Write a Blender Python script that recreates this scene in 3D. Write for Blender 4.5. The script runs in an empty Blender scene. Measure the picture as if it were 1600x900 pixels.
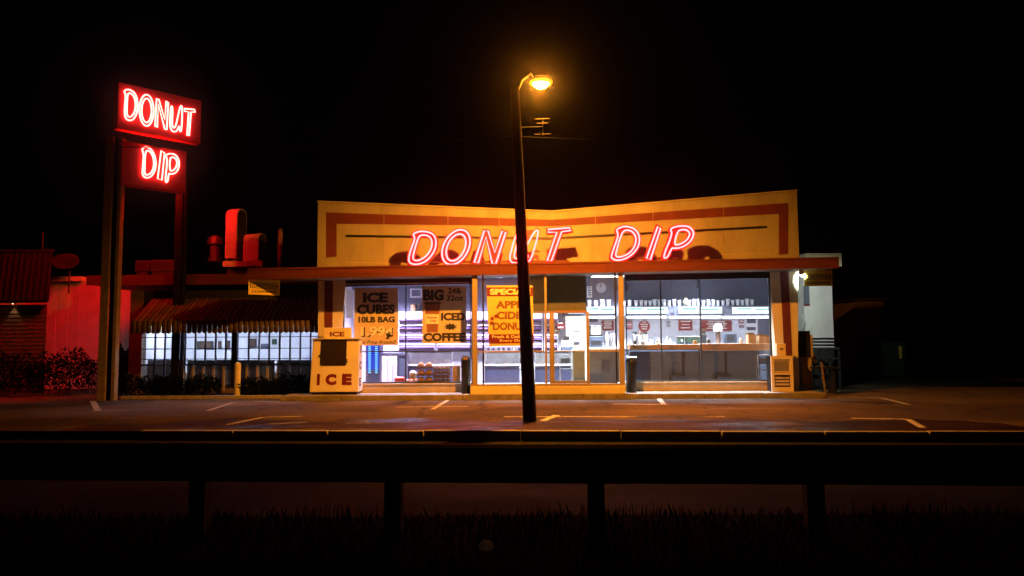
import bpy, bmesh, math, random
from mathutils import Vector, Matrix
from mathutils.geometry import tessellate_polygon
R = math.radians
random.seed(7)
sc = bpy.context.scene
col = sc.collection

# ------------------------------------------------------------------ camera
FPX, HEYE = 1155.0, 1.65            # focal length in photo pixels, eye height in metres
PITCH, ROLL = R(4.31), R(0.35)
_f = Vector((0, math.cos(PITCH), math.sin(PITCH)))
_r0 = Vector((1, 0, 0)); _u0 = Vector((0, -math.sin(PITCH), math.cos(PITCH)))
_r = _r0 * math.cos(ROLL) - _u0 * math.sin(ROLL)
_u = _u0 * math.cos(ROLL) + _r0 * math.sin(ROLL)
EYE = Vector((0, 0, HEYE))
cd = bpy.data.cameras.new('camera'); cam = bpy.data.objects.new('camera', cd); col.objects.link(cam)
cd.sensor_width = 36; cd.lens = 36 * FPX / 1600; cd.clip_start = 0.05; cd.clip_end = 2000
cam.matrix_world = Matrix(((_r.x, _u.x, -_f.x, EYE.x), (_r.y, _u.y, -_f.y, EYE.y), (_r.z, _u.z, -_f.z, EYE.z), (0, 0, 0, 1)))
sc.camera = cam

# ------------------------------------------------------------------ night sky and exposure
w = bpy.data.worlds.new("World"); sc.world = w; w.use_nodes = True
nt = w.node_tree; bg = nt.nodes['Background']
sky = nt.nodes.new('ShaderNodeTexSky'); sky.sky_type = 'NISHITA'; sky.sun_disc = False
sky.sun_elevation = R(1.0); sky.sun_rotation = R(200)
nt.links.new(sky.outputs[0], bg.inputs[0]); bg.inputs[1].default_value = 0.00012
sc.view_settings.view_transform = 'Standard'; sc.view_settings.look = 'None'
sc.view_settings.exposure = 0; sc.view_settings.gamma = 1; sc.view_settings.use_curve_mapping = False
try:
    sc.cycles.use_denoising = True
    sc.cycles.max_bounces = 6; sc.cycles.transparent_max_bounces = 12
    sc.cycles.sample_clamp_indirect = 4
    sc.cycles.caustics_reflective = False; sc.cycles.caustics_refractive = False
    sc.cycles.volume_bounces = 0
except Exception:
    pass

# ------------------------------------------------------------------ pixel to place helpers
def ray(px, py):
    return _f + _r * ((px - 800) / FPX) + _u * ((450 - py) / FPX)
def P(px, py, Y):
    d = ray(px, py); return EYE + d * (Y / d.y)
def GP(px, py, z=0.0):
    d = ray(px, py); return EYE + d * ((z - HEYE) / d.z)
def BX(x0, y0, x1, y1, Y):
    xm, ym = (x0 + x1) / 2, (y0 + y1) / 2
    return P(x0, ym, Y).x, P(x1, ym, Y).x, P(xm, y1, Y).z, P(xm, y0, Y).z

# ------------------------------------------------------------------ materials
def mat(name, c, rough=0.6, metal=0.0, var=0.18, scale=5.0, bump=0.0, bscale=40.0, c2=None, stretch=(1, 1, 1), spec=0.5, trans=0.0, coat=0.0):
    m = bpy.data.materials.new(name); m.use_nodes = True
    n = m.node_tree.nodes; l = m.node_tree.links; b = n['Principled BSDF']
    b.inputs['Roughness'].default_value = rough; b.inputs['Metallic'].default_value = metal
    b.inputs['Specular IOR Level'].default_value = spec
    if coat: b.inputs['Coat Weight'].default_value = coat
    tc = n.new('ShaderNodeTexCoord'); mp = n.new('ShaderNodeMapping'); mp.inputs['Scale'].default_value = stretch
    l.new(tc.outputs['Object'], mp.inputs['Vector'])
    nz = n.new('ShaderNodeTexNoise'); nz.inputs['Scale'].default_value = scale; nz.inputs['Detail'].default_value = 6
    nz.inputs['Roughness'].default_value = 0.62
    l.new(mp.outputs[0], nz.inputs['Vector'])
    rp = n.new('ShaderNodeValToRGB'); e = rp.color_ramp.elements
    e[0].position, e[1].position = 0.3, 0.7
    lo = c2 if c2 else tuple(v * (1 - var) for v in c); hi = c if c2 else tuple(min(1, v * (1 + var)) for v in c)
    e[0].color = (*lo, 1); e[1].color = (*hi, 1)
    l.new(nz.outputs[0], rp.inputs[0]); l.new(rp.outputs[0], b.inputs['Base Color'])
    if bump:
        n2 = n.new('ShaderNodeTexNoise'); n2.inputs['Scale'].default_value = bscale; n2.inputs['Detail'].default_value = 4
        l.new(mp.outputs[0], n2.inputs['Vector'])
        bp = n.new('ShaderNodeBump'); bp.inputs['Strength'].default_value = bump; bp.inputs['Distance'].default_value = 0.02
        l.new(n2.outputs[0], bp.inputs['Height']); l.new(bp.outputs[0], b.inputs['Normal'])
    return m
def emit(name, c, s):
    m = bpy.data.materials.new(name); m.use_nodes = True
    n = m.node_tree.nodes; n.remove(n['Principled BSDF'])
    e = n.new('ShaderNodeEmission'); e.inputs[0].default_value = (*c, 1); e.inputs[1].default_value = s
    m.node_tree.links.new(e.outputs[0], n['Material Output'].inputs[0]); return m
def glass(name, tint=(1, 1, 1), refl=0.05, dirt=0.03):
    m = bpy.data.materials.new(name); m.use_nodes = True
    n = m.node_tree.nodes; l = m.node_tree.links; n.remove(n['Principled BSDF'])
    t = n.new('ShaderNodeBsdfTransparent'); t.inputs[0].default_value = (*tint, 1)
    g = n.new('ShaderNodeBsdfGlossy'); g.inputs['Roughness'].default_value = 0.03
    d = n.new('ShaderNodeBsdfDiffuse'); d.inputs[0].default_value = (0.5, 0.5, 0.48, 1)
    a = n.new('ShaderNodeMixShader'); a.inputs[0].default_value = refl
    b = n.new('ShaderNodeMixShader')
    tc = n.new('ShaderNodeTexCoord'); nz = n.new('ShaderNodeTexNoise'); nz.inputs['Scale'].default_value = 2.5; nz.inputs['Detail'].default_value = 5
    mu = n.new('ShaderNodeMath'); mu.operation = 'MULTIPLY'; mu.inputs[1].default_value = dirt * 2
    l.new(tc.outputs['Object'], nz.inputs['Vector']); l.new(nz.outputs[0], mu.inputs[0]); l.new(mu.outputs[0], b.inputs[0])
    l.new(t.outputs[0], a.inputs[1]); l.new(g.outputs[0], a.inputs[2]); l.new(a.outputs[0], b.inputs[1]); l.new(d.outputs[0], b.inputs[2])
    l.new(b.outputs[0], n['Material Output'].inputs[0]); return m

M = {}
M['cream'] = mat('dimlit_cream_paint', (.43, .39, .29), .7, var=.09, scale=1.6, bump=.2, bscale=30, c2=(.29, .255, .18), stretch=(1, 1, .35))  # parapet copy of the cream, darker to imitate weaker lamplight up high
M['litcream'] = mat('lamplit_cream_paint', (.74, .66, .46), .7, var=.08, scale=2, bump=.2, bscale=30)  # lighter copy of the same cream; imitates stronger lamplight low down
M['stripe'] = mat('dark_red_paint', (.17, .030, .020), .65, var=.12, scale=2, c2=(.12, .022, .015))
M['fascia'] = mat('rust_red_fascia_paint', (.165, .036, .013), .7, var=.16, scale=3, c2=(.10, .021, .008), spec=.25, stretch=(.3, 1, 3))
M['soffit'] = mat('dull_brown_soffit', (.16, .12, .09), .8)
M['black'] = mat('black_plastic', (.012, .012, .013), .45)
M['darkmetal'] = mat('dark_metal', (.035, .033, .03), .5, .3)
M['bronze'] = mat('tan_aluminium_frame', (.38, .30, .18), .42, .0, var=.1)
M['muntin'] = mat('dark_window_bar', (.03, .04, .05), .5)
M['steel'] = mat('brushed_steel', (.55, .55, .56), .32, .9, var=.08)
M['chrome'] = mat('bright_metal', (.75, .75, .75), .2, .95, var=.05)
M['galv'] = mat('weathered_galvanised_steel', (.30, .30, .29), .5, .7, var=.25, scale=9)
M['wood_pole'] = mat('weathered_pole_timber', (.055, .040, .028), .85, var=.35, scale=6, stretch=(6, 6, .4), bump=.4, bscale=20)
M['postwood'] = mat('guard_post_timber', (.06, .05, .04), .9, var=.3, scale=8, stretch=(5, 5, .6), bump=.4)
M['asphalt'] = None
M['concrete'] = mat('worn_concrete', (.36, .31, .24), .88, var=.2, scale=3, bump=.4, bscale=25, c2=(.17, .145, .11), spec=.25)
M['kerb'] = mat('granite_kerb', (.42, .39, .34), .8, var=.3, scale=14, bump=.5, bscale=30)
M['kick'] = mat('tan_painted_masonry', (.50, .40, .24), .75, var=.12, scale=4, bump=.25, bscale=18)
M['stepw'] = mat('yellow_cream_step_paint', (.84, .72, .36), .65, var=.08, scale=3)
M['white'] = mat('white_paint', (.78, .78, .78), .55, var=.05)
M['inwall'] = mat('pale_interior_wall', (.85, .85, .90), .7, var=.05)
M['bulk'] = mat('blue_grey_interior_wall', (.10, .112, .15), .75, var=.08)
M['intile'] = mat('grey_floor_tile', (.20, .20, .21), .35, var=.2, scale=6)
M['grey'] = mat('mid_grey_laminate', (.050, .068, .095), .55, var=.14, scale=8)
M['clockface'] = mat('clock_face', (.40, .40, .42), .6, var=.03)
M['flatblack'] = mat('flat_black_iron', (.003, .003, .003), .95, spec=.02)  # near-black so the bracket stays dark close to the lamp
M['navy'] = mat('dark_navy_laminate', (.025, .03, .06), .4, var=.2)
M['olive'] = mat('olive_drab_panel', (.10, .10, .055), .6)
M['brown'] = mat('brown_laminate', (.30, .17, .07), .5, var=.2, scale=7, stretch=(.5, 3, 3))
M['cardboard'] = mat('brown_cardboard', (.34, .21, .10), .85, var=.12)
M['muffin'] = mat('baked_brown_crust', (.36, .17, .055), .75, var=.3, scale=30, bump=.3)
M['darkbrown'] = mat('dark_chocolate_brown', (.085, .04, .02), .6, var=.3, scale=20)
M['redplastic'] = mat('bright_red_wrapper', (.55, .05, .03), .35, var=.15)
M['beige'] = mat('beige_plastic', (.50, .45, .33), .5, var=.08)
M['newsbox'] = mat('pale_tan_enamel', (.84, .70, .48), .45, var=.05)
M['yellow'] = mat('yellow_sign_paint', (.90, .68, .06), .5, var=.06)
M['blackink'] = mat('black_sign_ink', (.012, .011, .010), .6)
M['redink'] = mat('deep_red_sign_ink', (.17, .006, .006), .55)
M['brownink'] = mat('brown_sign_ink', (.22, .09, .03), .6)
M['whiteink'] = mat('cream_sign_ink', (.88, .84, .72), .6, var=.03)
M['paper'] = mat('tan_poster_paper', (.68, .56, .40), .8, var=.08, scale=3)
M['paper2'] = mat('orange_poster_paper', (.80, .58, .20), .7, var=.05)
M['greypaper'] = mat('grey_newsprint', (.22, .20, .18), .8)  # grey newsprint in the vending box
M['cupbrown'] = mat('printed_iced_coffee', (.30, .11, .04), .6, var=.2, scale=4)
M['icebody'] = mat('white_enamel_freezer', (.88, .80, .66), .4, var=.05, scale=3, coat=.2)
M['darkglass'] = mat('dark_freezer_glass', (.03, .022, .012), .15, var=.4, scale=4)
M['awning'] = mat('brown_awning_metal', (.075, .042, .024), .6, var=.25, scale=7, stretch=(1, 1, .5))
M['awning2'] = mat('tan_awning_metal', (.105, .066, .036), .6, var=.25, scale=7, stretch=(1, 1, .5))
M['leaf'] = mat('dark_hedge_leaf', (.003, .006, .002), .9, var=.4, scale=20, spec=.03)
M['grassblade'] = mat('dark_grass_blade', (.007, .012, .005), .95, var=.4, scale=3, spec=.03)
M['soil'] = mat('dark_soil', (.010, .009, .006), 1, var=.3, scale=3, bump=.5, spec=.05)
M['panelred'] = mat('red_sign_face', (.80, .012, .020), .6, var=.12, spec=.2)
M['channel'] = mat('red_channel_letter_face', (.42, .006, .012), .5, var=.08)
M['channelback'] = mat('dark_channel_letter_return', (.10, .02, .015), .5)
M['ductmetal'] = mat('pale_duct_sheet_metal', (.40, .37, .36), .7, 0, spec=.25, var=.15, scale=4)
M['rust'] = mat('rusty_pipe', (.30, .16, .10), .8, var=.4, scale=9)
M['nwall'] = mat('white_neighbour_siding', (.70, .68, .64), .7, var=.1, scale=2)
M['nmansard'] = mat('brown_mansard_metal', (.024, .014, .012), .9, var=.2, stretch=(4, 4, .4), spec=.1)
M['nclap'] = mat('tan_clapboard', (.13, .095, .07), .85, var=.15, spec=.1)
M['pylon'] = mat('brown_grey_pylon_steel', (.36, .27, .19), .6, .1, var=.25, scale=5)
M['pylondark'] = mat('dark_pylon_web', (.014, .011, .009), .9, spec=.05)
M['litter'] = mat('pale_litter_plastic', (.80, .86, .74), .4, var=.15, scale=20)
m_ = bpy.data.materials.new('thin_pale_plastic'); m_.use_nodes = True; n_ = m_.node_tree.nodes; n_.remove(n_['Principled BSDF'])
d1 = n_.new('ShaderNodeBsdfDiffuse'); d1.inputs[0].default_value = (.80, .86, .74, 1); t1_ = n_.new('ShaderNodeBsdfTranslucent'); t1_.inputs[0].default_value = (.80, .88, .72, 1)
x1_ = n_.new('ShaderNodeMixShader'); x1_.inputs[0].default_value = .6
for a_, b_ in ((d1.outputs[0], x1_.inputs[1]), (t1_.outputs[0], x1_.inputs[2]), (x1_.outputs[0], n_['Material Output'].inputs[0])): m_.node_tree.links.new(a_, b_)
M['litter'] = m_
M['pink'] = mat('pink_plastic_straw', (.55, .25, .24), .4)
M['line'] = None
M['green'] = mat('dull_green_paint', (.018, .05, .024), .6, var=.2)
M['wingwall'] = mat('brown_wing_masonry', (.17, .115, .07), .8, var=.2, scale=5, bump=.3)
M['glass'] = glass('window_glass', (.97, .98, 1), .05, .02)
M['glass2'] = glass('small_pane_glass', (.86, .90, .96), .06, .05)
M['clear'] = glass('clear_plastic', (.88, .88, .88), .10, .15)
M['tumbler'] = mat('frosted_tumbler', (.86, .86, .92), .2, var=.05)
M['redtube'] = emit('red_neon_tube', (1, .034, .036), 26)
M['whitetube'] = emit('pale_red_neon_tube', (1, .20, .16), 7.5)
M['unseen_backtube'] = emit('unseen_rear_red_neon_tube', (1, .010, .008), 230)  # unseen rear letters, driven far brighter than the front to redden the wall
M['sodium'] = emit('sodium_lamp_glass', (1, .29, .02), 560)
M['amber'] = emit('amber_halo_ring', (1, .30, .02), 1.5)
M['troffer'] = emit('cool_ceiling_tube', (.80, .86, 1), 9)
M['troffer_violet'] = emit('violet_ceiling_tube', (.72, .62, 1), 9)
M['troffer_wing'] = emit('wing_ceiling_tube', (.78, .84, 1), 110)
M['menu'] = emit('menu_backlight', (.78, .95, 1), 2.2)
M['menuprint'] = emit('menu_cyan_print', (.25, .75, .70), 1.0)
M['strip'] = emit('violet_white_strip_light', (.78, .66, 1), 6)
M['coolstrip'] = emit('cool_white_strip_light', (.80, .86, 1), 10)
M['led'] = emit('cyan_cooler_leds', (.18, .60, 1), 2.2)
M['bluegraphic'] = emit('cooler_blue_backlight', (.02, .06, .65), 1.2)
M['flood'] = emit('white_flood_lens', (.85, .95, 1), 3)
M['warmbulb'] = emit('warm_wall_bulb', (1, .55, .25), 3)

def asphalt_mat(name, lo, hi, rlo, rhi, wet=(0.46, 0.60)):
    m = bpy.data.materials.new(name); m.use_nodes = True
    n = m.node_tree.nodes; l = m.node_tree.links; b = n['Principled BSDF']; b.inputs['Specular IOR Level'].default_value = .22
    tc = n.new('ShaderNodeTexCoord')
    big = n.new('ShaderNodeTexNoise'); big.inputs['Scale'].default_value = .55; big.inputs['Detail'].default_value = 7; big.inputs['Roughness'].default_value = .6
    mp = n.new('ShaderNodeMapping'); mp.inputs['Scale'].default_value = (.6, 1.3, 1)
    l.new(tc.outputs['Object'], mp.inputs[0]); l.new(mp.outputs[0], big.inputs['Vector'])
    fine = n.new('ShaderNodeTexNoise'); fine.inputs['Scale'].default_value = 45; fine.inputs['Detail'].default_value = 5
    l.new(tc.outputs['Object'], fine.inputs['Vector'])
    mx = n.new('ShaderNodeMath'); mx.operation = 'MULTIPLY_ADD'; mx.inputs[1].default_value = .45
    l.new(fine.outputs[0], mx.inputs[0])
    h = n.new('ShaderNodeMath'); h.operation = 'MULTIPLY'; h.inputs[1].default_value = .55
    l.new(big.outputs[0], h.inputs[0]); l.new(h.outputs[0], mx.inputs[2])
    rp = n.new('ShaderNodeValToRGB'); e = rp.color_ramp.elements
    e[0].position, e[1].position = .36, .64; e[0].color = (*lo, 1); e[1].color = (*hi, 1)
    l.new(mx.outputs[0], rp.inputs[0]); l.new(rp.outputs[0], b.inputs['Base Color'])
    vo = n.new('ShaderNodeTexVoronoi'); vo.feature = 'DISTANCE_TO_EDGE'; vo.inputs['Scale'].default_value = .33
    wn = n.new('ShaderNodeTexNoise'); wn.inputs['Scale'].default_value = 1.6; wn.inputs['Detail'].default_value = 5
    l.new(tc.outputs['Object'], wn.inputs['Vector'])
    vm = n.new('ShaderNodeVectorMath'); vm.operation = 'MULTIPLY_ADD'; vm.inputs[1].default_value = (.9, .9, 0)
    l.new(wn.outputs['Color'], vm.inputs[0]); l.new(tc.outputs['Object'], vm.inputs[2]); l.new(vm.outputs[0], vo.inputs['Vector'])
    cr = n.new('ShaderNodeMapRange'); cr.inputs[1].default_value = .004; cr.inputs[2].default_value = .014; cr.inputs[3].default_value = .25; cr.inputs[4].default_value = 1
    l.new(vo.outputs['Distance'], cr.inputs[0])
    pt = n.new('ShaderNodeTexNoise'); pt.inputs['Scale'].default_value = .23; pt.inputs['Detail'].default_value = 3; l.new(tc.outputs['Object'], pt.inputs['Vector'])
    pr_ = n.new('ShaderNodeMapRange'); pr_.inputs[1].default_value = .42; pr_.inputs[2].default_value = .56; pr_.inputs[3].default_value = .55; pr_.inputs[4].default_value = 1.1
    l.new(pt.outputs[0], pr_.inputs[0])
    ml = n.new('ShaderNodeMath'); ml.operation = 'MULTIPLY'; l.new(cr.outputs[0], ml.inputs[0]); l.new(pr_.outputs[0], ml.inputs[1])
    sm_ = n.new('ShaderNodeVectorMath'); sm_.operation = 'SCALE'; l.new(rp.outputs[0], sm_.inputs[0]); l.new(ml.outputs[0], sm_.inputs['Scale'])
    l.new(sm_.outputs[0], b.inputs['Base Color'])
    rr = n.new('ShaderNodeMapRange'); rr.inputs[1].default_value = wet[0]; rr.inputs[2].default_value = wet[1]
    rr.inputs[3].default_value = rhi; rr.inputs[4].default_value = rlo
    l.new(big.outputs[0], rr.inputs[0]); l.new(rr.outputs[0], b.inputs['Roughness'])
    bp = n.new('ShaderNodeBump'); bp.inputs['Strength'].default_value = .55; bp.inputs['Distance'].default_value = .012
    l.new(fine.outputs[0], bp.inputs['Height']); l.new(bp.outputs[0], b.inputs['Normal'])
    return m
M['asphalt'] = asphalt_mat('damp_parking_asphalt', (.075, .050, .027), (.165, .108, .056), .5, .9, (.56, .68))
M['damp'] = asphalt_mat('damp_dark_neonred_asphalt', (.018, .008, .006), (.052, .020, .014), .26, .7, (.44, .60))  # dark from damp; its red tint imitates neon glow
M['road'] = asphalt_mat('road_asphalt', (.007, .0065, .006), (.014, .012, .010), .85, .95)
def line_mat():
    m = bpy.data.materials.new('worn_white_line_paint'); m.use_nodes = True
    n = m.node_tree.nodes; l = m.node_tree.links; b = n['Principled BSDF']; b.inputs['Roughness'].default_value = .7
    tc = n.new('ShaderNodeTexCoord'); nz = n.new('ShaderNodeTexNoise'); nz.inputs['Scale'].default_value = 7; nz.inputs['Detail'].default_value = 8; nz.inputs['Roughness'].default_value = .7
    l.new(tc.outputs['Object'], nz.inputs['Vector'])
    rp = n.new('ShaderNodeValToRGB'); e = rp.color_ramp.elements
    e[0].position, e[1].position = .33, .50; e[0].color = (.09, .08, .07, 1); e[1].color = (.62, .60, .55, 1)
    l.new(nz.outputs[0], rp.inputs[0]); l.new(rp.outputs[0], b.inputs['Base Color']); return m
M['line'] = line_mat()

# ------------------------------------------------------------------ mesh builder
def wloc(o):
    v = Vector((0, 0, 0))
    while o is not None:
        v = v + o.location; o = o.parent
    return v
class MB:
    def __init__(s): s.v = []; s.f = []; s.smooth = False
    def add(s, vs, fs):
        k = len(s.v); s.v += [Vector(p) for p in vs]; s.f += [tuple(i + k for i in f) for f in fs]; return s
    def hexa(s, p):
        return s.add(p, [(0, 3, 2, 1), (4, 5, 6, 7), (0, 1, 5, 4), (1, 2, 6, 5), (2, 3, 7, 6), (3, 0, 4, 7)])
    def box(s, x0, x1, y0, y1, z0, z1):
        return s.hexa([(x0, y0, z0), (x1, y0, z0), (x1, y1, z0), (x0, y1, z0), (x0, y0, z1), (x1, y0, z1), (x1, y1, z1), (x0, y1, z1)])
    def obox(s, o, a, b, c):
        o, a, b, c = Vector(o), Vector(a), Vector(b), Vector(c)
        return s.hexa([o, o + a, o + a + b, o + b, o + c, o + a + c, o + a + b + c, o + b + c])
    def quad(s, a, b, c, d): return s.add([a, b, c, d], [(0, 1, 2, 3)])
    def tube(s, pts, r, n=6, closed=False, caps=True):
        pts = [Vector(p) for p in pts]; N = len(pts); rs = r if isinstance(r, (list, tuple)) else [r] * N
        k = len(s.v); prev = None
        for i, p in enumerate(pts):
            a = pts[i - 1] if (i > 0 or closed) else p; b = pts[(i + 1) % N] if (i < N - 1 or closed) else p
            t = (b - a).normalized() if (b - a).length > 1e-9 else Vector((0, 0, 1))
            if prev is None:
                q = Vector((0, 0, 1)) if abs(t.z) < .9 else Vector((0, 1, 0))
                nn = t.cross(q).normalized()
            else:
                nn = (prev - t * prev.dot(t))
                nn = nn.normalized() if nn.length > 1e-6 else t.cross(Vector((0, 0, 1))).normalized()
            prev = nn; bb = t.cross(nn)
            for j in range(n):
                an = 2 * math.pi * j / n
                s.v.append(p + (nn * math.cos(an) + bb * math.sin(an)) * rs[i])
        for i in range(N if closed else N - 1):
            for j in range(n):
                i2 = (i + 1) % N
                s.f.append((k + i * n + j, k + i * n + (j + 1) % n, k + i2 * n + (j + 1) % n, k + i2 * n + j))
        if not closed and caps:
            s.f.append(tuple(k + j for j in reversed(range(n)))); s.f.append(tuple(k + (N - 1) * n + j for j in range(n)))
        return s
    def cyl(s, a, b, r, r2=None, n=14): return s.tube([a, b], [r, r if r2 is None else r2], n)
    def lathe(s, c, prof, n=14):
        c = Vector(c); k = len(s.v)
        for (r, z) in prof:
            for j in range(n):
                an = 2 * math.pi * j / n; s.v.append(c + Vector((r * math.cos(an), r * math.sin(an), z)))
        for i in range(len(prof) - 1):
            for j in range(n):
                s.f.append((k + i * n + j, k + i * n + (j + 1) % n, k + (i + 1) * n + (j + 1) % n, k + (i + 1) * n + j))
        s.f.append(tuple(k + j for j in reversed(range(n)))); s.f.append(tuple(k + (len(prof) - 1) * n + j for j in range(n)))
        return s
    def prism(s, poly, ext):
        ext = Vector(ext); n = len(poly); poly = [Vector(p) for p in poly]; k = len(s.v)
        s.v += poly + [p + ext for p in poly]
        s.f.append(tuple(k + i for i in range(n))); s.f.append(tuple(k + n + i for i in reversed(range(n))))
        for i in range(n):
            j = (i + 1) % n; s.f.append((k + i, k + j, k + n + j, k + n + i))
        return s
    def loops(s, loops, ext):
        """flat shape with holes, extruded by ext"""
        ext = Vector(ext); loops = [[Vector(p) for p in L] for L in loops]
        flat = [p for L in loops for p in L]; n = len(flat); k = len(s.v)
        tris = tessellate_polygon(loops)
        s.v += flat + [p + ext for p in flat]
        for t in tris:
            s.f.append(tuple(k + i for i in t)); s.f.append(tuple(k + n + i for i in reversed(t)))
        b = 0
        for L in loops:
            m = len(L)
            for i in range(m):
                j = (i + 1) % m; s.f.append((k + b + i, k + b + j, k + n + b + j, k + n + b + i))
            b += m
        return s
    def sphere(s, c, r, sx=1, sy=1, sz=1, nu=10, nv=6):
        prof = [(max(1e-3, math.sin(math.pi * i / nv)) * r, -math.cos(math.pi * i / nv) * r * sz) for i in range(nv + 1)]
        k = len(s.v); s.lathe(c, prof, nu)
        c = Vector(c)
        for i in range(k, len(s.v)):
            d = s.v[i] - c; s.v[i] = c + Vector((d.x * sx, d.y * sy, d.z))
        return s
    def build(s, name, m, parent=None, bevel=0, smooth=None, loc=None):
        off = wloc(parent) if parent is not None else Vector((0, 0, 0))
        org = off
        if parent is None:
            if loc is None:
                xs = [p.x for p in s.v]; ys = [p.y for p in s.v]; zs = [p.z for p in s.v]
                org = Vector(((min(xs) + max(xs)) / 2, (min(ys) + max(ys)) / 2, min(zs)))
            else: org = Vector(loc)
        me = bpy.data.meshes.new(name); me.from_pydata([tuple(p - org) for p in s.v], [], s.f)
        bm = bmesh.new(); bm.from_mesh(me); bmesh.ops.recalc_face_normals(bm, faces=bm.faces); bm.to_mesh(me); bm.free()
        me.materials.append(M[m] if isinstance(m, str) else m)
        if s.smooth if smooth is None else smooth:
            for p in me.polygons: p.use_smooth = True
            try: me.set_sharp_from_angle(angle=R(40))
            except Exception: pass
        o = bpy.data.objects.new(name, me); col.objects.link(o)
        if parent is not None: o.parent = parent
        else: o.location = org
        if bevel:
            md = o.modifiers.new('bevel', 'BEVEL'); md.width = bevel; md.segments = 2; md.limit_method = 'ANGLE'
        return o
def tag(o, label=None, cat=None, group=None, kind=None):
    if label: o['label'] = label
    if cat: o['category'] = cat
    if group: o['group'] = group
    if kind: o['kind'] = kind
    return o
def thing(name, label, cat, loc=(0, 0, 0), group=None):
    o = bpy.data.objects.new(name, None); col.objects.link(o); o.location = Vector(loc); o.empty_display_size = .2
    return tag(o, label, cat, group)
def copy_tree(o, parent=None):
    c = o.copy(); col.objects.link(c)
    if parent is not None: c.parent = parent
    for ch in list(o.children): copy_tree(ch, c)
    return c
def struct(mb, name, m, **k): return tag(mb.build(name, m, **k), kind='structure')

_tcache = {}
def glyphs(text, bold=0.0, shear=0.0):
    key = (text, bold, shear)
    if key in _tcache: return _tcache[key]
    cu = bpy.data.curves.new('lettering', 'FONT'); cu.body = text; cu.offset = bold; cu.shear = shear; cu.resolution_u = 3; cu.size = 1
    ob = bpy.data.objects.new('lettering', cu)
    me = ob.to_mesh()
    vs = [(v.co.x, v.co.y) for v in me.vertices]; fs = [tuple(p.vertices) for p in me.polygons]
    ob.to_mesh_clear(); bpy.data.objects.remove(ob); bpy.data.curves.remove(cu)
    _tcache[key] = (vs, fs); return vs, fs
def lettering(text, o, u, v, w, h, name, m, parent, bold=0.02, shear=0.0):
    """text fitted to the box that starts at o (lower left) along unit axes u, v"""
    vs, fs = glyphs(text, bold, shear)
    x0 = min(a for a, b in vs); x1 = max(a for a, b in vs); y0 = min(b for a, b in vs); y1 = max(b for a, b in vs)
    o, u, v = Vector(o), Vector(u), Vector(v)
    mb = MB(); mb.add([o + u * ((a - x0) / (x1 - x0) * w) + v * ((b - y0) / (y1 - y0) * h) for a, b in vs], fs)
    return mb.build(name, m, parent)
def pxtext(text, x0, y0, x1, y1, Y, name, m, parent, bold=.02, shear=0.0):
    X0, X1, Z0, Z1 = BX(x0, y0, x1, y1, Y)
    return lettering(text, (X0, Y, Z0), (1, 0, 0), (0, 0, 1), X1 - X0, Z1 - Z0, name, m, parent, bold, shear)
def pbox(x0, y0, x1, y1, Y, dep):
    X0, X1, Z0, Z1 = BX(x0, y0, x1, y1, Y); return MB().box(X0, X1, Y, Y + dep, Z0, Z1)

def lerp_(a, b, t): return a + (b - a) * t
# ------------------------------------------------------------------ ground, lot, road
YK = 13.95
ka, kb = GP(260, 673, .02), GP(1440, 675, .02)
kdir = (kb - ka).normalized(); kdir.z = 0; kdir.normalize()
kn = Vector((-kdir.y, kdir.x, 0))                       # away from the camera
def kline(s, off=0, z=0):                               # s metres along the kerb from its middle
    p = ka + (kb - ka) * .5 + kdir * s + kn * off; return Vector((p.x, p.y, z))
struct(MB().quad((-150, -12, -.32), (150, -12, -.32), (150, 150, -.32), (-150, 150, -.32)), 'ground', 'soil')
lot = MB(); lot.prism([kline(-7.6, .16), kline(7.4, .16), kline(7.4, .10), kline(60, .1), (80, 90, 0), (-80, 90, 0), kline(-60, .1), kline(-7.6, .10)], (0, 0, -.3))
lot_o = struct(lot, 'parking_lot', 'asphalt')
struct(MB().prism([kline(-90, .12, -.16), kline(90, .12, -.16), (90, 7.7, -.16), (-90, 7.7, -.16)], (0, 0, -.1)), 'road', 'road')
struct(MB().prism([(-60, 7.7, -.10), (60, 7.7, -.10), (60, -12, -.02), (-60, -12, -.02)], (0, 0, -.15)), 'grass_verge', 'soil')
kerb_o = bpy.data.objects.new('street_kerb', None); col.objects.link(kerb_o); kerb_o.location = kline(0, 0, -.2); tag(kerb_o, kind='structure')
s0, k = -7.55, 0
rnd = random.Random(4)
while s0 < 7.3:
    L = 1.84
    dz = rnd.uniform(-.006, .006); dy = rnd.uniform(-.008, .008)
    mb = MB(); a = kline(s0 + .012, dy, -.22); mb.obox(a, kdir * (L - .024), kn * .15, (0, 0, .245 + dz))
    mb.build('kerb_stone', 'kerb', kerb_o, bevel=.012); s0 += L; k += 1
def ground_strip(pts, wd, z=.004):
    mb = MB(); P3 = [Vector((p.x, p.y, .004)) for p in pts]
    for a, b in zip(P3[:-1], P3[1:]):
        d = (b - a).normalized(); nrm = Vector((-d.y, d.x, 0)) * wd / 2
        mb.quad(a + nrm + Vector((0, 0, z)), a - nrm + Vector((0, 0, z)), b - nrm + Vector((0, 0, z)), b + nrm + Vector((0, 0, z)))
        z += .0008
    return mb
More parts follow.
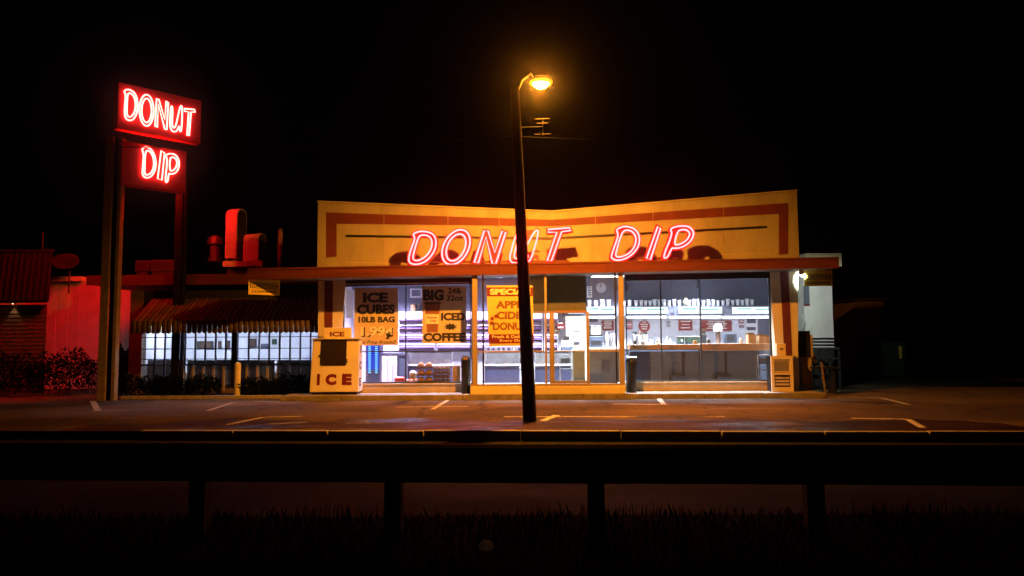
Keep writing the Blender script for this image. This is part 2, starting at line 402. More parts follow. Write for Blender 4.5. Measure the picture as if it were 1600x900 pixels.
for pts, wd in (([(325, 642), (365, 629), (437, 627.5)], .10), ([(355, 664), (410, 652.5), (472, 651)], .10), ([(145, 627), (153, 642)], .16),
                ([(618, 636.5), (732, 635.5)], .12), ([(676, 640), (702, 624)], .12), ([(958, 631.5), (1046, 632.5)], .12), ([(1028, 621.5), (1038, 633)], .14),
                ([(1292, 620.5), (1376, 622), (1420, 632.5)], .12), ([(1330, 654), (1418, 655.5), (1442, 669)], .14),
                ([(788, 651.5), (1132, 651.5)], .10), ([(848, 658), (870, 649)], .16), ([(420, 663), (480, 660)], .07), ([(540, 662), (600, 661)], .05)):
    ground_strip([GP(a, b) for a, b in pts], wd).build('parking_line', 'line', lot_o)

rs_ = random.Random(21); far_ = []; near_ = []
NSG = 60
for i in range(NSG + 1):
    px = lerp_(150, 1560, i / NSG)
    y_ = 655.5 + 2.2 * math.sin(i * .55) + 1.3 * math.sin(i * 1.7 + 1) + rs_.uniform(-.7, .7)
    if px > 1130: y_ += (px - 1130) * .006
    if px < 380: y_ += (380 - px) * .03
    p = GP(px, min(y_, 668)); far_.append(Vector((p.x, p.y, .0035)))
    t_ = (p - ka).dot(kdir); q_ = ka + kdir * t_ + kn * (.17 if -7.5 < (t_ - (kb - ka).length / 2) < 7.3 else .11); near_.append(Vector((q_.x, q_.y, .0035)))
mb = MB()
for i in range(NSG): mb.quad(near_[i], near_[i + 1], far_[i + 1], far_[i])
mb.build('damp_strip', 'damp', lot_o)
def puddle_mat():
    m = bpy.data.materials.new('rippled_puddle_water'); m.use_nodes = True
    n = m.node_tree.nodes; l = m.node_tree.links; b = n['Principled BSDF']
    b.inputs['Base Color'].default_value = (.02, .017, .015, 1); b.inputs['Roughness'].default_value = .40; b.inputs['IOR'].default_value = 1.33
    tc = n.new('ShaderNodeTexCoord'); nz = n.new('ShaderNodeTexNoise'); nz.inputs['Scale'].default_value = 9; nz.inputs['Detail'].default_value = 4
    bp = n.new('ShaderNodeBump'); bp.inputs['Strength'].default_value = .9; bp.inputs['Distance'].default_value = .07
    l.new(tc.outputs['Object'], nz.inputs['Vector']); l.new(nz.outputs[0], bp.inputs['Height']); l.new(bp.outputs[0], b.inputs['Normal']); return m
M['puddle'] = puddle_mat()
rp_ = random.Random(12)
for (a, b, c, d) in ((928, 655, 1132, 660), (965, 650, 1120, 652.6)):
    n_ = 34; pts = []; ph = rp_.uniform(0, 6)
    for i in range(n_):
        t = 2 * math.pi * i / n_; rr_ = .78 + .14 * math.sin(3 * t + ph) + .10 * math.sin(7 * t + 2 * ph) + rp_.uniform(-.05, .05)
        p = GP((a + b * 0 + c) / 2 + (c - a) / 2 * rr_ * math.cos(t), (b + d) / 2 + (d - b) / 2 * rr_ * math.sin(t)); pts.append((p.x, p.y, .009))
    MB().add(pts, [tuple(range(n_))]).build('puddle', 'puddle', lot_o)

# ------------------------------------------------------------------ walkway in front of the shop
def lerp(a, b, t): return a + (b - a) * t
wk = MB()
wl, wr = GP(437, 627), GP(1290, 621.5)
walk = bpy.data.objects.new('shop_walkway', None); col.objects.link(walk); walk.location = (0, 22.3, 0); tag(walk, kind='structure')
NS = 9
for i in range(NS):
    a = wl.lerp(wr, i / NS); b = wl.lerp(wr, (i + 1) / NS)
    mb = MB(); g = .008
    mb.hexa([(a.x + g, a.y, -.05), (b.x - g, b.y, -.05), (b.x - g, 23.35, -.05), (a.x + g, 23.35, -.05), (a.x + g, a.y, .15), (b.x - g, b.y, .15), (b.x - g, 23.35, .152), (a.x + g, 23.35, .152)])
    mb.build('concrete_slab', 'concrete', walk, bevel=.012)

# ------------------------------------------------------------------ the shop
YF, YW, YV, YP, YB = 22.0, 23.2, 22.12, 23.19, 27.8      # fascia, window wall, vestibule, parapet, back wall
shop = thing('donut_shop', 'flat roofed donut shop with cream red striped parapet and lit glass front', 'shop', (0, 24.5, 0))
fl, fr, gl, gr = P(387, 437, YF), P(1310, 418.5, YF), P(387, 420, YF), P(1310, 402, YF)
def zb(X): return lerp(fl.z, fr.z, (X - fl.x) / (fr.x - fl.x))
def zt(X): return lerp(gl.z, gr.z, (X - gl.x) / (gr.x - gl.x))
XL0, XR0 = fl.x, fr.x
def slab(x0, x1, y0, y1, d0, d1):
    """slab that follows the slope of the canopy; d0, d1 added below bottom and below top"""
    return MB().hexa([(x0, y0, zb(x0) + d0), (x1, y0, zb(x1) + d0), (x1, y1, zb(x1) + d0), (x0, y1, zb(x0) + d0), (x0, y0, zt(x0) + d1), (x1, y0, zt(x1) + d1), (x1, y1, zt(x1) + d1), (x0, y1, zt(x0) + d1)])
can = slab(XL0 + .004, XR0 - .004, YF + .03, YW + .2, .03, -.03).build('canopy', 'soffit', shop)
slab(XL0, XR0, YF, YF + .03, 0, 0).build('fascia_board', 'fascia', can)
slab(XR0 - .004, XR0 + .026, YF, YW + .2, 0, 0).build('fascia_board', 'fascia', can)
slab(XL0 - .026, XL0 + .004, YF, YW + .2, 0, 0).build('fascia_board', 'fascia', can)
mbx = MB().hexa([(XL0, YF - .025, zt(XL0) - .04), (XR0, YF - .025, zt(XR0) - .04), (XR0, YF + .05, zt(XR0) - .04), (XL0, YF + .05, zt(XL0) - .04), (XL0, YF - .025, zt(XL0) + .012), (XR0, YF - .025, zt(XR0) + .012), (XR0, YF + .05, zt(XR0) + .012), (XL0, YF + .05, zt(XL0) + .012)])
mbx.build('drip_edge', 'fascia', can)
# parapet sign wall
def pp(x, y, Y=YP): 
    p = P(x, y, Y); return Vector((p.x, Y, p.z))
pl, pc, pr = pp(497, 316), pp(862, 331.5), pp(1245, 298.5)
zlow = 3.5
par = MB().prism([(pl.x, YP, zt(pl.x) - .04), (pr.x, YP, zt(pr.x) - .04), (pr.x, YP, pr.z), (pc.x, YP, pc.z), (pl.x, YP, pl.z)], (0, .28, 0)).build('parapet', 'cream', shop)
for a, b in ((pl, pc), (pc, pr)):
    a2, b2 = Vector((a.x - (.02 if a is pl else 0), YP - .03, a.z)), Vector((b.x + (.02 if b is pr else 0), YP - .03, b.z))
    MB().prism([a2, b2, b2 + Vector((0, 0, .05)), a2 + Vector((0, 0, .05))], (0, .35, 0)).build('coping', 'cream', par)
YS = YP - .006
def flatstrip(pts, name, m, parent, th=-.012, Y=YP):
    q = [pp(*p) for p in pts]; q = [Vector((p.x, Y - .001, p.z)) for p in q]
    return MB().prism(q, (0, th, 0)).build(name, m, parent)
flatstrip([(510, 332), (862, 343.5), (862, 353.5), (526, 349.5), (510, 349)], 'red_band', 'stripe', par)
flatstrip([(862, 343.5), (1231, 317), (1231, 333.5), (1217, 334), (862, 353.5)], 'red_band', 'stripe', par)
flatstrip([(510, 349), (526, 349.5), (526, 401), (510, 402)], 'red_band', 'stripe', par)
flatstrip([(1217, 334), (1231, 333.5), (1231, 397), (1217, 398)], 'red_band', 'stripe', par)
flatstrip([(541, 367), (860, 371), (860, 374), (541, 370)], 'dark_rail', 'black', par, -.03)
flatstrip([(860, 371), (1197, 353), (1197, 356), (860, 374)], 'dark_rail', 'black', par, -.03)
flatstrip([(541, 409), (640, 411), (640, 412.4), (541, 410.4)], 'seam_strip', 'kick', par, -.01)
flatstrip([(1120, 397), (1206, 395), (1206, 396.4), (1120, 398.4)], 'seam_strip', 'kick', par, -.01)
for px in (600, 700, 780, 930, 1020, 1130):
    top_ = lerp(331.5, 316, (862 - px) / 365) if px < 862 else lerp(331.5, 298.5, (px - 862) / 383)
    flatstrip([(px - .25, top_ + 1), (px + .25, top_ + 1), (px + .25, 418), (px - .25, 418)], 'panel_seam', 'kick', par, -.0135)
for px, y0, h_ in ((560, 373, 20), (655, 374, 14), (700, 374, 24), (985, 366, 18), (1150, 359, 26), (1182, 358, 16)):
    flatstrip([(px - .5, y0), (px + .6, y0), (px + .15, y0 + h_), (px - .1, y0 + h_)], 'rust_streak', 'kick', par, -.002)
# roof, back shell
Xl, Xr = P(527, 500, YW).x, P(1214, 500, YW).x
xW0, xW1 = P(498, 500, YW).x, P(1246, 500, YW).x
xB1 = P(1232, 500, YB).x
MB().prism([(xW0 + .02, YP + .28, 4.16), (xW1 - .02, YP + .28, 4.16), (xB1 + .1, YB + .1, 4.16), (xB1 + .1, 31, 4.16), (xW0 + .02, 31, 4.16)], (0, 0, .14)).build('roof', 'darkmetal', shop)
MB().box(xW0, xW0 + .12, YW + .02, 31, 0, 4.155).build('side_wall', 'inwall', shop)
MB().prism([(xW1 - .12, YW + .02, 0), (xW1, YW + .02, 0), (xB1 + .12, YB + .15, 0), (xB1, YB + .15, 0)], (0, 0, 4.155)).build('side_wall', 'inwall', shop)
MB().prism([(xW0 + .12, YB, 0), (xB1, YB, 0), (xB1, YB + .15, 0), (xW0 + .12, YB + .15, 0)], (0, 0, 4.155)).build('back_wall', 'inwall', shop)
MB().prism([(xW0 + .12, YW + .1, 4.1), (xW1 - .12, YW + .1, 4.1), (xB1, YB, 4.1), (xW0 + .12, YB, 4.1)], (0, 0, .055)).build('ceiling', 'bulk', shop)
MB().prism([(xW0 + .12, YW + .1, 0), (xW1 - .12, YW + .1, 0), (xB1, YB, 0), (xW0 + .12, YB, 0)], (0, 0, .3)).build('floor_slab', 'intile', shop)
MB().box(P(880, 500, 27.2).x, xB1 - .1, 27.45, YB - .002, P(1000, 478, 27.2).z, 4.098).build('bulkhead', 'bulk', shop)
MB().box(xW0 + .12, P(880, 500, 27.2).x - .01, 27.5, YB - .002, P(700, 486, 27.5).z, 4.098).build('bulkhead', 'bulk', shop)
# bulkhead band that carries the light boxes
MB().box(P(880, 500, 27.2).x, xB1 - .14, 27.22, YB - .002, P(1000, 493.5, 27.3).z, P(1000, 478, 27.2).z - .004).build('bulkhead_band', 'bulk', shop)
# header above the side windows
for (a, b) in ((528, 738), (976, 1208)):
    x0, x1 = P(a, 440, YW).x, P(b, 440, YW).x
    MB().hexa([(x0, YW - .02, zb(x0) - .17), (x1, YW - .02, zb(x1) - .17), (x1, YW + .1, zb(x1) - .17), (x0, YW + .1, zb(x0) - .17), (x0, YW - .02, zb(x0) + .02), (x1, YW - .02, zb(x1) + .02), (x1, YW + .1, zb(x1) + .02), (x0, YW + .1, zb(x0) + .02)]).build('window_header', 'black', shop)
    MB().hexa([(x0, YW + .02, zb(x0) + .01), (x1, YW + .02, zb(x1) + .01), (x1, YW + .1, zb(x1) + .01), (x0, YW + .1, zb(x0) + .01), (x0, YW + .02, 4.16), (x1, YW + .02, 4.16), (x1, YW + .1, 4.16), (x0, YW + .1, 4.16)]).build('upper_wall', 'soffit', shop)
# slanted striped pillars at the two ends
def slant(xa0, xa1, xb0, xb1, y0, y1, Y, dep, name, m, parent):
    a, b, c, d = P(xa0, y0, Y), P(xa1, y0, Y), P(xb1, y1, Y), P(xb0, y1, Y)
    return MB().prism([(d.x, Y, .15), (c.x, Y, .15), (b.x, Y, zb(b.x) + .02), (a.x, Y, zb(a.x) + .02)], (0, dep, 0)).build(name, m, parent)
pi1 = slant(497, 540, 497, 528, 437, 614, YW - .05, .3, 'pillar', 'litcream', shop)
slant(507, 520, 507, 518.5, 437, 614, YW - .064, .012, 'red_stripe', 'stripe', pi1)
pi2 = slant(1203, 1247, 1217, 1247, 425, 612, YW - .05, .3, 'pillar', 'litcream', shop)
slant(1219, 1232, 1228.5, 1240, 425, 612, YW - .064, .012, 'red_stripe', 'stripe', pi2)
# kick walls and windows
zs = P(640, 599, YW).z
for (a, b, m1) in ((527, 738, 'kick'), (976, 1217, 'kick')):
    x0, x1 = P(a, 600, YW).x, P(b, 600, YW).x
    kw = MB().box(x0, x1, YW - .06, YW + .14, .14, zs - .05).build('kick_wall', m1, shop)
    MB().box(x0, x1, YW - .10, YW + .16, zs - .048, zs).build('sill', 'kick', kw)
def window(name, xs, y0, y1, Y, fr_m, mull, yrail=None, rail=None):
    """glass front: xs pixel columns of uprights, each gap gets a pane"""
    x0, x1 = P(xs[0], 520, Y).x, P(xs[-1], 520, Y).x
    zt0, zb0 = y0, y1
    wdw = MB().box(x0, x1, Y - .02, Y + .05, zb0, zb0 + .05).build(name, fr_m, shop)
    for i, px in enumerate(xs):
        X = P(px, 520, Y).x; wd = mull[i]
        if wd: MB().box(X - wd / 2, X + wd / 2, Y - .03, Y + .05, zb0 + .051, zt0(X)).build('mullion', fr_m, wdw)
    for i in range(len(xs) - 1):
        a = P(xs[i], 520, Y).x; b = P(xs[i + 1], 520, Y).x; g = .006
        if yrail:
            MB().box(a + mull[i] / 2 + .002, b - mull[i + 1] / 2 - .002, Y - .025, Y + .04, rail - .02, rail + .02).build('rail', fr_m, wdw)
        MB().prism([(a + g, Y + .015, zb0 + .04), (b - g, Y + .015, zb0 + .04), (b - g, Y + .015, zt0(b) + .01), (a + g, Y + .015, zt0(a) + .01)], (0, .006, 0)).build('pane', 'glass', wdw)
    return wdw
zh = lambda X: zb(X) - .165
window('shop_window', [537, 634, 735], zh, zs, YW + .03, 'muntin', [.03, .035, .03], True, P(640, 549, YW).z)
window('shop_window', [979, 1033, 1095, 1204], zh, zs, YW + .03, 'muntin', [.03, .035, .035, .05])
pw = P(541, 441, YW - .04); pe = P(634, 443, YW - .04)
MB().tube([(pw.x, YW - .08, zb(pw.x) - .10), (P(733, 440, YW).x, YW - .08, zb(2) - .17)], .014, 6).build('conduit', 'steel', shop)
# entrance vestibule
ent = thing('entrance_vestibule', 'tan framed glass entrance bay with double door standing on yellow step', 'shop entrance', (P(858, 600, YV).x, YV, .15))
xa, xb = P(735, 609, YV).x, P(977, 609, YV).x
zst = P(858, 603.5, YV - .06).z
MB().box(xa, xb, YV - .08, YW + .08, .152, zst).build('step', 'stepw', ent, bevel=.015)
MB().box(xa + .02, xb - .02, YV - .02, YV + .12, zst + .001, zst + .07).build('threshold', 'bronze', ent)
zc = lambda X: zb(X) + .03
def column(px, wd, top=None, bot=None, Y=YV, dep=.10, m='bronze', name='column'):
    X = P(px, 520, Y).x; t = zc(X) if top is None else top; b = zst + .071 if bot is None else bot
    return MB().box(X - wd / 2, X + wd / 2, Y, Y + dep, b, t).build(name, m, ent)
column(742, .15); column(971.5, .15); column(853, .065)
zdoor = P(880, 488, YV).z
column(918.5, .085, zdoor + .02, Y=YV)
for px in (755, 962.5): column(px, .05, Y=YV + .04, dep=.04, m='black')
for px in (735.5, 978):                                   # returns to the window wall
    X = P(px, 520, YV).x
    MB().box(X - .035, X + .035, YW - .14, YW - .02, .15, zc(X)).build('return_post', 'black', ent)
    MB().box(X - .004, X + .004, YV + .11, YW - .15, zst + .01, zc(X) - .02).build('return_pane', 'glass', ent)
# transom bulkhead and door
bx0, bx1 = P(822, 460, YW - .1).x, P(915, 460, YW - .1).x
MB().box(bx0, bx1, YW - .2, YW - .02, P(870, 487, YW - .2).z, zc(bx0)).build('transom_panel', 'olive', ent)
MB().box(bx0 + .01, bx1 - .01, YW - .23, YW - .201, P(870, 489.5, YW - .2).z, P(870, 486, YW - .2).z).build('transom_rail', 'brown', ent)
zr = P(850, 549, YV).z
def vpane(a, b, t, dz0=None):
    A, B = P(a, 520, YV).x, P(b, 520, YV).x
    MB().box(A, B, YV + .05, YV + .056, zst + .07, t).build('pane', 'glass', ent)
    MB().box(A + .003, B - .003, YV + .03, YV + .09, zr - .022, zr + .022).build('rail', 'bronze', ent)
vpane(746, 850.5, zc(0)); vpane(922, 967, zc(3))
for px in (753,): pass
door = MB().box(P(858.5, 520, YV).x, P(866, 520, YV).x, YV + .01, YV + .06, zst + .075, zdoor).build('door', 'bronze', ent)
A, B = P(866, 520, YV).x, P(915, 520, YV).x
MB().box(A, B, YV + .03, YV + .036, zst + .08, zdoor).build('door_pane', 'glass', door)
MB().box(A + .002, B + .02, YV + .012, YV + .058, zst + .075, zst + .16).build('bottom_rail', 'bronze', door)
MB().box(A + .002, B + .02, YV + .012, YV + .058, zdoor + .002, zdoor + .06).build('top_rail', 'brown', door)
MB().tube([(A + .03, YV + .005, zr + .0), (B - .02, YV - .01, zr + .0)], .016, 8).build('push_bar', 'bronze', door)

# ------------------------------------------------------------------ neon letters
def chaikin(p, it=2):
    for _ in range(it):
        q = []
        for i in range(len(p)):
            a, b = p[i], p[(i + 1) % len(p)]
            q += [(a[0] * .75 + b[0] * .25, a[1] * .75 + b[1] * .25), (a[0] * .25 + b[0] * .75, a[1] * .25 + b[1] * .75)]
        p = q
    return p
def ell(cx, cy, a, b, kx, n=30):
    return [(cx + a * math.cos(t) + kx * math.sin(t), cy - b * math.sin(t)) for t in [2 * math.pi * i / n for i in range(n)]]
def area(p): return .5 * sum(p[i][0] * p[(i + 1) % len(p)][1] - p[(i + 1) % len(p)][0] * p[i][1] for i in range(len(p)))
def offset(p, d):
    """grow (d>0) or shrink a closed 2D polygon"""
    s = 1 if area(p) > 0 else -1; q = []; n = len(p)
    for i in range(n):
        a, b, c = Vector(p[i - 1]), Vector(p[i]), Vector(p[(i + 1) % n])
        e1, e2 = (b - a), (c - b)
        if e1.length < 1e-9 or e2.length < 1e-9: q.append(tuple(b)); continue
        e1.normalize(); e2.normalize()
        n1, n2 = Vector((e1.y, -e1.x)) * s, Vector((e2.y, -e2.x)) * s
        m = n1 + n2
        if m.length < 1e-6: m = n1
        m.normalize(); f = max(.55, m.dot(n1)); q.append(tuple(b + m * (d / f)))
    return q
ALPHA = {
 'D1': ([(235, 192), (290, 168), (350, 168), (410, 188), (436, 240), (428, 315), (392, 378), (335, 428), (265, 447), (212, 432), (204, 395), (222, 325), (262, 220)],
        [(294, 202), (345, 196), (386, 216), (403, 258), (392, 318), (357, 370), (305, 406), (262, 414), (238, 396), (248, 345), (272, 262)]),
 'O': (ell(600, 300, 110, 146, 40), ell(600, 302, 76, 112, 31)),
 'N': ([(752, 428), (835, 162), (868, 165), (922, 345), (984, 166), (1014, 176), (932, 437), (902, 434), (850, 215), (786, 430)],),
 'U': ([(1102, 182), (1134, 184), (1086, 350), (1084, 386), (1104, 398), (1136, 376), (1186, 290), (1264, 152), (1294, 166), (1222, 418), (1190, 416), (1204, 352), (1160, 408), (1118, 432), (1072, 432), (1048, 408), (1050, 362)],),
 'T': ([(1368, 152), (1548, 138), (1556, 160), (1480, 172), (1396, 412), (1360, 414), (1440, 176), (1370, 176)],),
 'D2': ([(440, 155), (490, 129), (540, 127), (602, 148), (638, 208), (633, 282), (592, 347), (525, 396), (452, 412), (404, 396), (402, 366), (430, 288), (462, 195)],
        [(503, 161), (546, 157), (586, 176), (609, 222), (601, 282), (568, 336), (515, 371), (457, 385), (434, 370), (450, 308), (474, 222)]),
 'I': ([(788, 128), (812, 144), (727, 402), (694, 394)],),
 'P': ([(890, 150), (930, 130), (1000, 120), (1057, 131), (1088, 172), (1080, 222), (1047, 268), (985, 304), (922, 310), (905, 304), (866, 394), (828, 386), (912, 188)],
       [(952, 164), (1000, 151), (1038, 160), (1056, 186), (1047, 216), (1020, 250), (970, 277), (922, 284)]),
}
CURVY = {'D1', 'D2', 'P', 'O', 'U'}
def letter_loops(key):
    out = []
    for L in ALPHA[key]:
        out.append(chaikin(list(L), 2 if key != 'O' else 0) if key in CURVY else list(L))
    return out
def roof_letter(key, zx0, zy0, root, Y):
    """a channel letter standing on the canopy edge, its tubes following the outline"""
    loops = [[(zx0 + a / 5.333, zy0 + b / 5.333) for a, b in L] for L in letter_loops(key)]
    wl_ = [[(P(a, b, Y).x, P(a, b, Y).z) for a, b in L] for L in loops]
    body = [offset(wl_[0], .06)] + [offset(h, -.04) for h in wl_[1:]]  # body widened past the tubes so its red rim imitates neon bloom
    body = [[(x, Y + .055, z) for x, z in L] for L in body]
    o = MB().loops(body, (0, .11, 0)).build('channel_letter', 'channel', root)
    for L in wl_:
        mb = MB(); mb.tube([(x, Y, z) for x, z in L], .027, 6, True); mb.build('neon_tube', 'redtube', o, smooth=True)
    return o
YN = YF + .04
sg1 = thing('neon_sign', 'red neon DONUT lettering standing on the canopy edge left of centre', 'neon sign', (P(750, 412, YN).x, YN, zt(-1)), 'neon words on the canopy')
for kx in ('D1', 'O', 'N', 'U', 'T'): roof_letter(kx, 600, 330, sg1, YN)
a, b = P(632, 412, YN), P(890, 409, YN)
MB().box(a.x, b.x, YN + .15, YN + .19, P(760, 408, YN).z - .03, P(760, 408, YN).z + .03).build('mounting_rail', 'channelback', sg1)
sg2 = thing('neon_sign', 'red neon DIP lettering standing on the canopy edge right of centre', 'neon sign', (P(1020, 406, YN).x, YN, zt(4)), 'neon words on the canopy')
for kx in ('D2', 'I', 'P'): roof_letter(kx, 880, 330, sg2, YN)
MB().box(P(952, 403, YN).x, P(1060, 403, YN).x, YN + .15, YN + .19, P(1005, 403, YN).z - .03, P(1005, 403, YN).z + .03).build('mounting_rail', 'channelback', sg2)

# ------------------------------------------------------------------ pylon sign
pyl = thing('pylon_sign', 'tall roadside pylon sign with red neon DONUT over DIP panels', 'pylon sign', GP(165, 622))
YPY = 22.6
for (xa_, wd, dep, m) in ((157, .25, .07, 'pylon'), (175, .11, .22, 'pylon')):
    X = P(xa_, 622, YPY).x
    MB().box(X - wd / 2, X + wd / 2, YPY, YPY + dep, -.02, P(185, 215, YPY).z).build('post', m, pyl, bevel=.01)
Xa_, Xb_ = P(163.5, 622, YPY).x, P(172, 622, YPY).x
MB().box(Xa_, Xb_, YPY + .08, YPY + .2, -.02, P(185, 215, YPY).z).build('web_plate', 'pylondark', pyl)
Xq = P(277, 420, 24.3).x
MB().box(Xq - .12, Xq + .12, 24.3, 24.4, 0, P(285, 285, 24.3).z).build('post', 'pylondark', pyl)
MB().box(Xq + .17, Xq + .23, 24.3, 24.45, 0, P(285, 285, 24.3).z).build('post', 'pylondark', pyl)
e = Vector((.70, .714, 0)).normalized(); nrm = Vector((e.y, -e.x, 0)); up = Vector((0, 0, 1))
O1 = P(184, 160, 22.35); O1 = Vector((O1.x, O1.y, 0))
def along(px, py):                         # metres along the sign at which pixel column px is met
    lo, hi = -1.0, 6.0
    d = ray(px, py)
    # solve EYE.xy + t d.xy = O1 + s e
    det = d.x * (-e.y) + e.x * d.y
    bx, by = O1.x - EYE.x, O1.y - EYE.y
    t = (bx * (-e.y) + e.x * by) / det
    s = (d.x * by - d.y * bx) / det
    return s, EYE.z + t * d.z
def sign_panel(px0, px1, yt, ybm, ptxt, words):
    s0_, _ = along(px0, 170); s1_, _ = along(px1, 170)
    zt_ = along(px0, yt)[1]; zb_ = along(px0, ybm)[1]
    o = O1 + e * s0_ - nrm * .02
    cab = MB().obox(o - nrm * .32 + up * zb_, e * (s1_ - s0_), nrm * .32, up * (zt_ - zb_)).build('sign_cabinet', 'panelred', pyl, bevel=.02)
    for key, (l0, l1) in words:
        raw = letter_loops(key)
        # take the slant of the roof letters out
        raw = [[(x + .27 * (y - 290), y) for x, y in L] for L in raw]
        allp = [q for L in raw for q in L]
        ax, bx_ = min(q[0] for q in allp), max(q[0] for q in allp); ay, by_ = min(q[1] for q in allp), max(q[1] for q in allp)
        sa, z1_ = along(*l0[:2]); sb, _ = along(*l1[:2]); z0_ = along(l0[0], l0[2])[1]
        for side in (1, -1):
            base = O1 + nrm * (.035 if side > 0 else -.42)
            for L in raw:
                pts = []
                for x, y in L:
                    u_ = (x - ax) / (bx_ - ax); v_ = 1 - (y - ay) / (by_ - ay)
                    if side < 0: u_ = 1 - u_
                    sa2, sb2 = (sa, sb) if side > 0 else (s1_ + s0_ - sb, s1_ + s0_ - sa)
                    pts.append(base + e * lerp(sa2, sb2, u_) + up * lerp(z0_, z1_, v_))
                mb = MB(); mb.tube(pts, .025, 6, True); mb.build('neon_letter', 'whitetube' if side > 0 else 'unseen_backtube', pyl, smooth=True)  # rear side: unseen letters, driven far brighter to redden the wall
    return cab
W1 = [('D1', ((194, 139, 187), (215, 150))), ('O', ((218, 146, 195), (240, 160))), ('N', ((243, 154, 200), (262, 170))), ('U', ((266, 162, 205), (284, 180))), ('T', ((287, 168, 211), (304, 190)))]
W2 = [('D2', ((222, 229, 277), (243, 250))), ('I', ((247, 235, 281), (256, 255))), ('P', ((259, 239, 285), (279, 260)))]
sign_panel(184, 315, 127, 200, '', W1)
sign_panel(193, 294, 219, 288, '', W2)

# ------------------------------------------------------------------ street lamp
base = GP(828, 658)
YL = base.y
top = P(804, 137, YL + .25)
lampT = thing('street_lamp', 'leaning dark timber pole with one glowing orange street light', 'street lamp', base)
n = 12
mb = MB(); mb.tube([base.lerp(top, i / n) + Vector((0, 0, -.05 if i == 0 else 0)) for i in range(n + 1)], [lerp(.148, .10, i / n) for i in range(n + 1)], 14); mb.build('pole', 'wood_pole', lampT, smooth=True)
head = P(845, 131, YL + 1.35)
at = base.lerp(top, .975)
mid = P(829, 115, YL + .9)
mb = MB(); mb.tube([at + Vector((0, .08, 0)), at.lerp(mid, .45) + Vector((0, 0, .12)), mid, head + Vector((-.18, -.05, .12))], .026, 8); arm = mb.build('arm', 'galv', lampT, smooth=True)
hd = MB(); hd.sphere(head + Vector((0, 0, .08)), .29, 1.0, .66, .42, 14, 8); hd.v = [Vector((p.x, p.y, max(p.z, head.z + .05))) for p in hd.v]
hdo = hd.build('lamp_head', 'galv', lampT, smooth=True)
ln = MB(); ln.sphere(head + Vector((0, 0, .045)), .205, 1.0, .7, .80, 14, 8); ln.v = [Vector((p.x, p.y, min(p.z, head.z + .045))) for p in ln.v]
lens = ln.build('lens', 'sodium', hdo, smooth=True)
MB().lathe(head, [(.206, .015), (.25, -.015), (.285, .03), (.27, .055), (.206, .05)], 20).build('halo_ring', 'amber', hdo, smooth=True)  # added glowing ring, imitates the orange halo round the lens
ld = bpy.data.lights.new('sodium_bulb', 'SPOT'); ld.energy = 7400; ld.color = (1, .33, .024); ld.shadow_soft_size = .10; ld.spot_size = R(160); ld.spot_blend = .8
lo = bpy.data.objects.new('sodium_bulb', ld); col.objects.link(lo); lo.parent = lampT; lo.location = head - base + Vector((0, .02, -.20)); lo.rotation_euler = Vector((.05, .5, -1)).to_track_quat('-Z', 'Y').to_euler()
# small rack of bars below the lamp
drum = P(848, 199, YL + 1.75)
rk_ = MB(); rk_.tube([base.lerp(top, .875), (drum.x, drum.y + .02, drum.z + .02)], .014, 6); rko = rk_.build('rack_bracket', 'flatblack', lampT)
zr_ = [P(848, py, YL + 1.75).z for py in (186, 193, 210)]
MB().box(drum.x - .012, drum.x + .012, drum.y + .025, drum.y + .04, zr_[2] - .03, zr_[0] + .03).build('rack_strap', 'flatblack', rko)
for k, z_ in enumerate(zr_):
    MB().tube([(drum.x - (.19, .15, .2)[k], drum.y, z_), (drum.x + (.17, .13, .2)[k], drum.y, z_ + .01)], .008, 6).build('bar', 'pylondark', rko)
mb = MB(); mb.tube([base.lerp(top, t) + Vector((.085 + .02 * (1 - t), -.10 - .03 * (1 - t), 0)) for t in (.02, .3, .55, .84)], .014, 6); mb.build('conduit', 'galv', lampT)
wire_a = base.lerp(top, .85)
pts = []
for i in range(21):
    t = i / 20; x = lerp(-24, wire_a.x, t); pts.append((x, wire_a.y + .1, wire_a.z + .9 - 1.0 * 4 * t * (1 - t) * .55 - .9 * t))
mb = MB(); mb.tube(pts, .012, 5); tag(mb.build('overhead_cable', 'black'), 'thin dark overhead cable strung from the lamp pole to the left', 'cable', 'cables on the lamp pole')
pts = []
for i in range(21):
    t = i / 20; pts.append((lerp(wire_a.x + .1, 26, t), wire_a.y + .1, wire_a.z - 2.2 * t * (1 - t) + .8 * t))
mb = MB(); mb.tube(pts, .012, 5); tag(mb.build('overhead_cable', 'black'), 'thin dark overhead cable strung from the lamp pole to the right', 'cable', 'cables on the lamp pole')

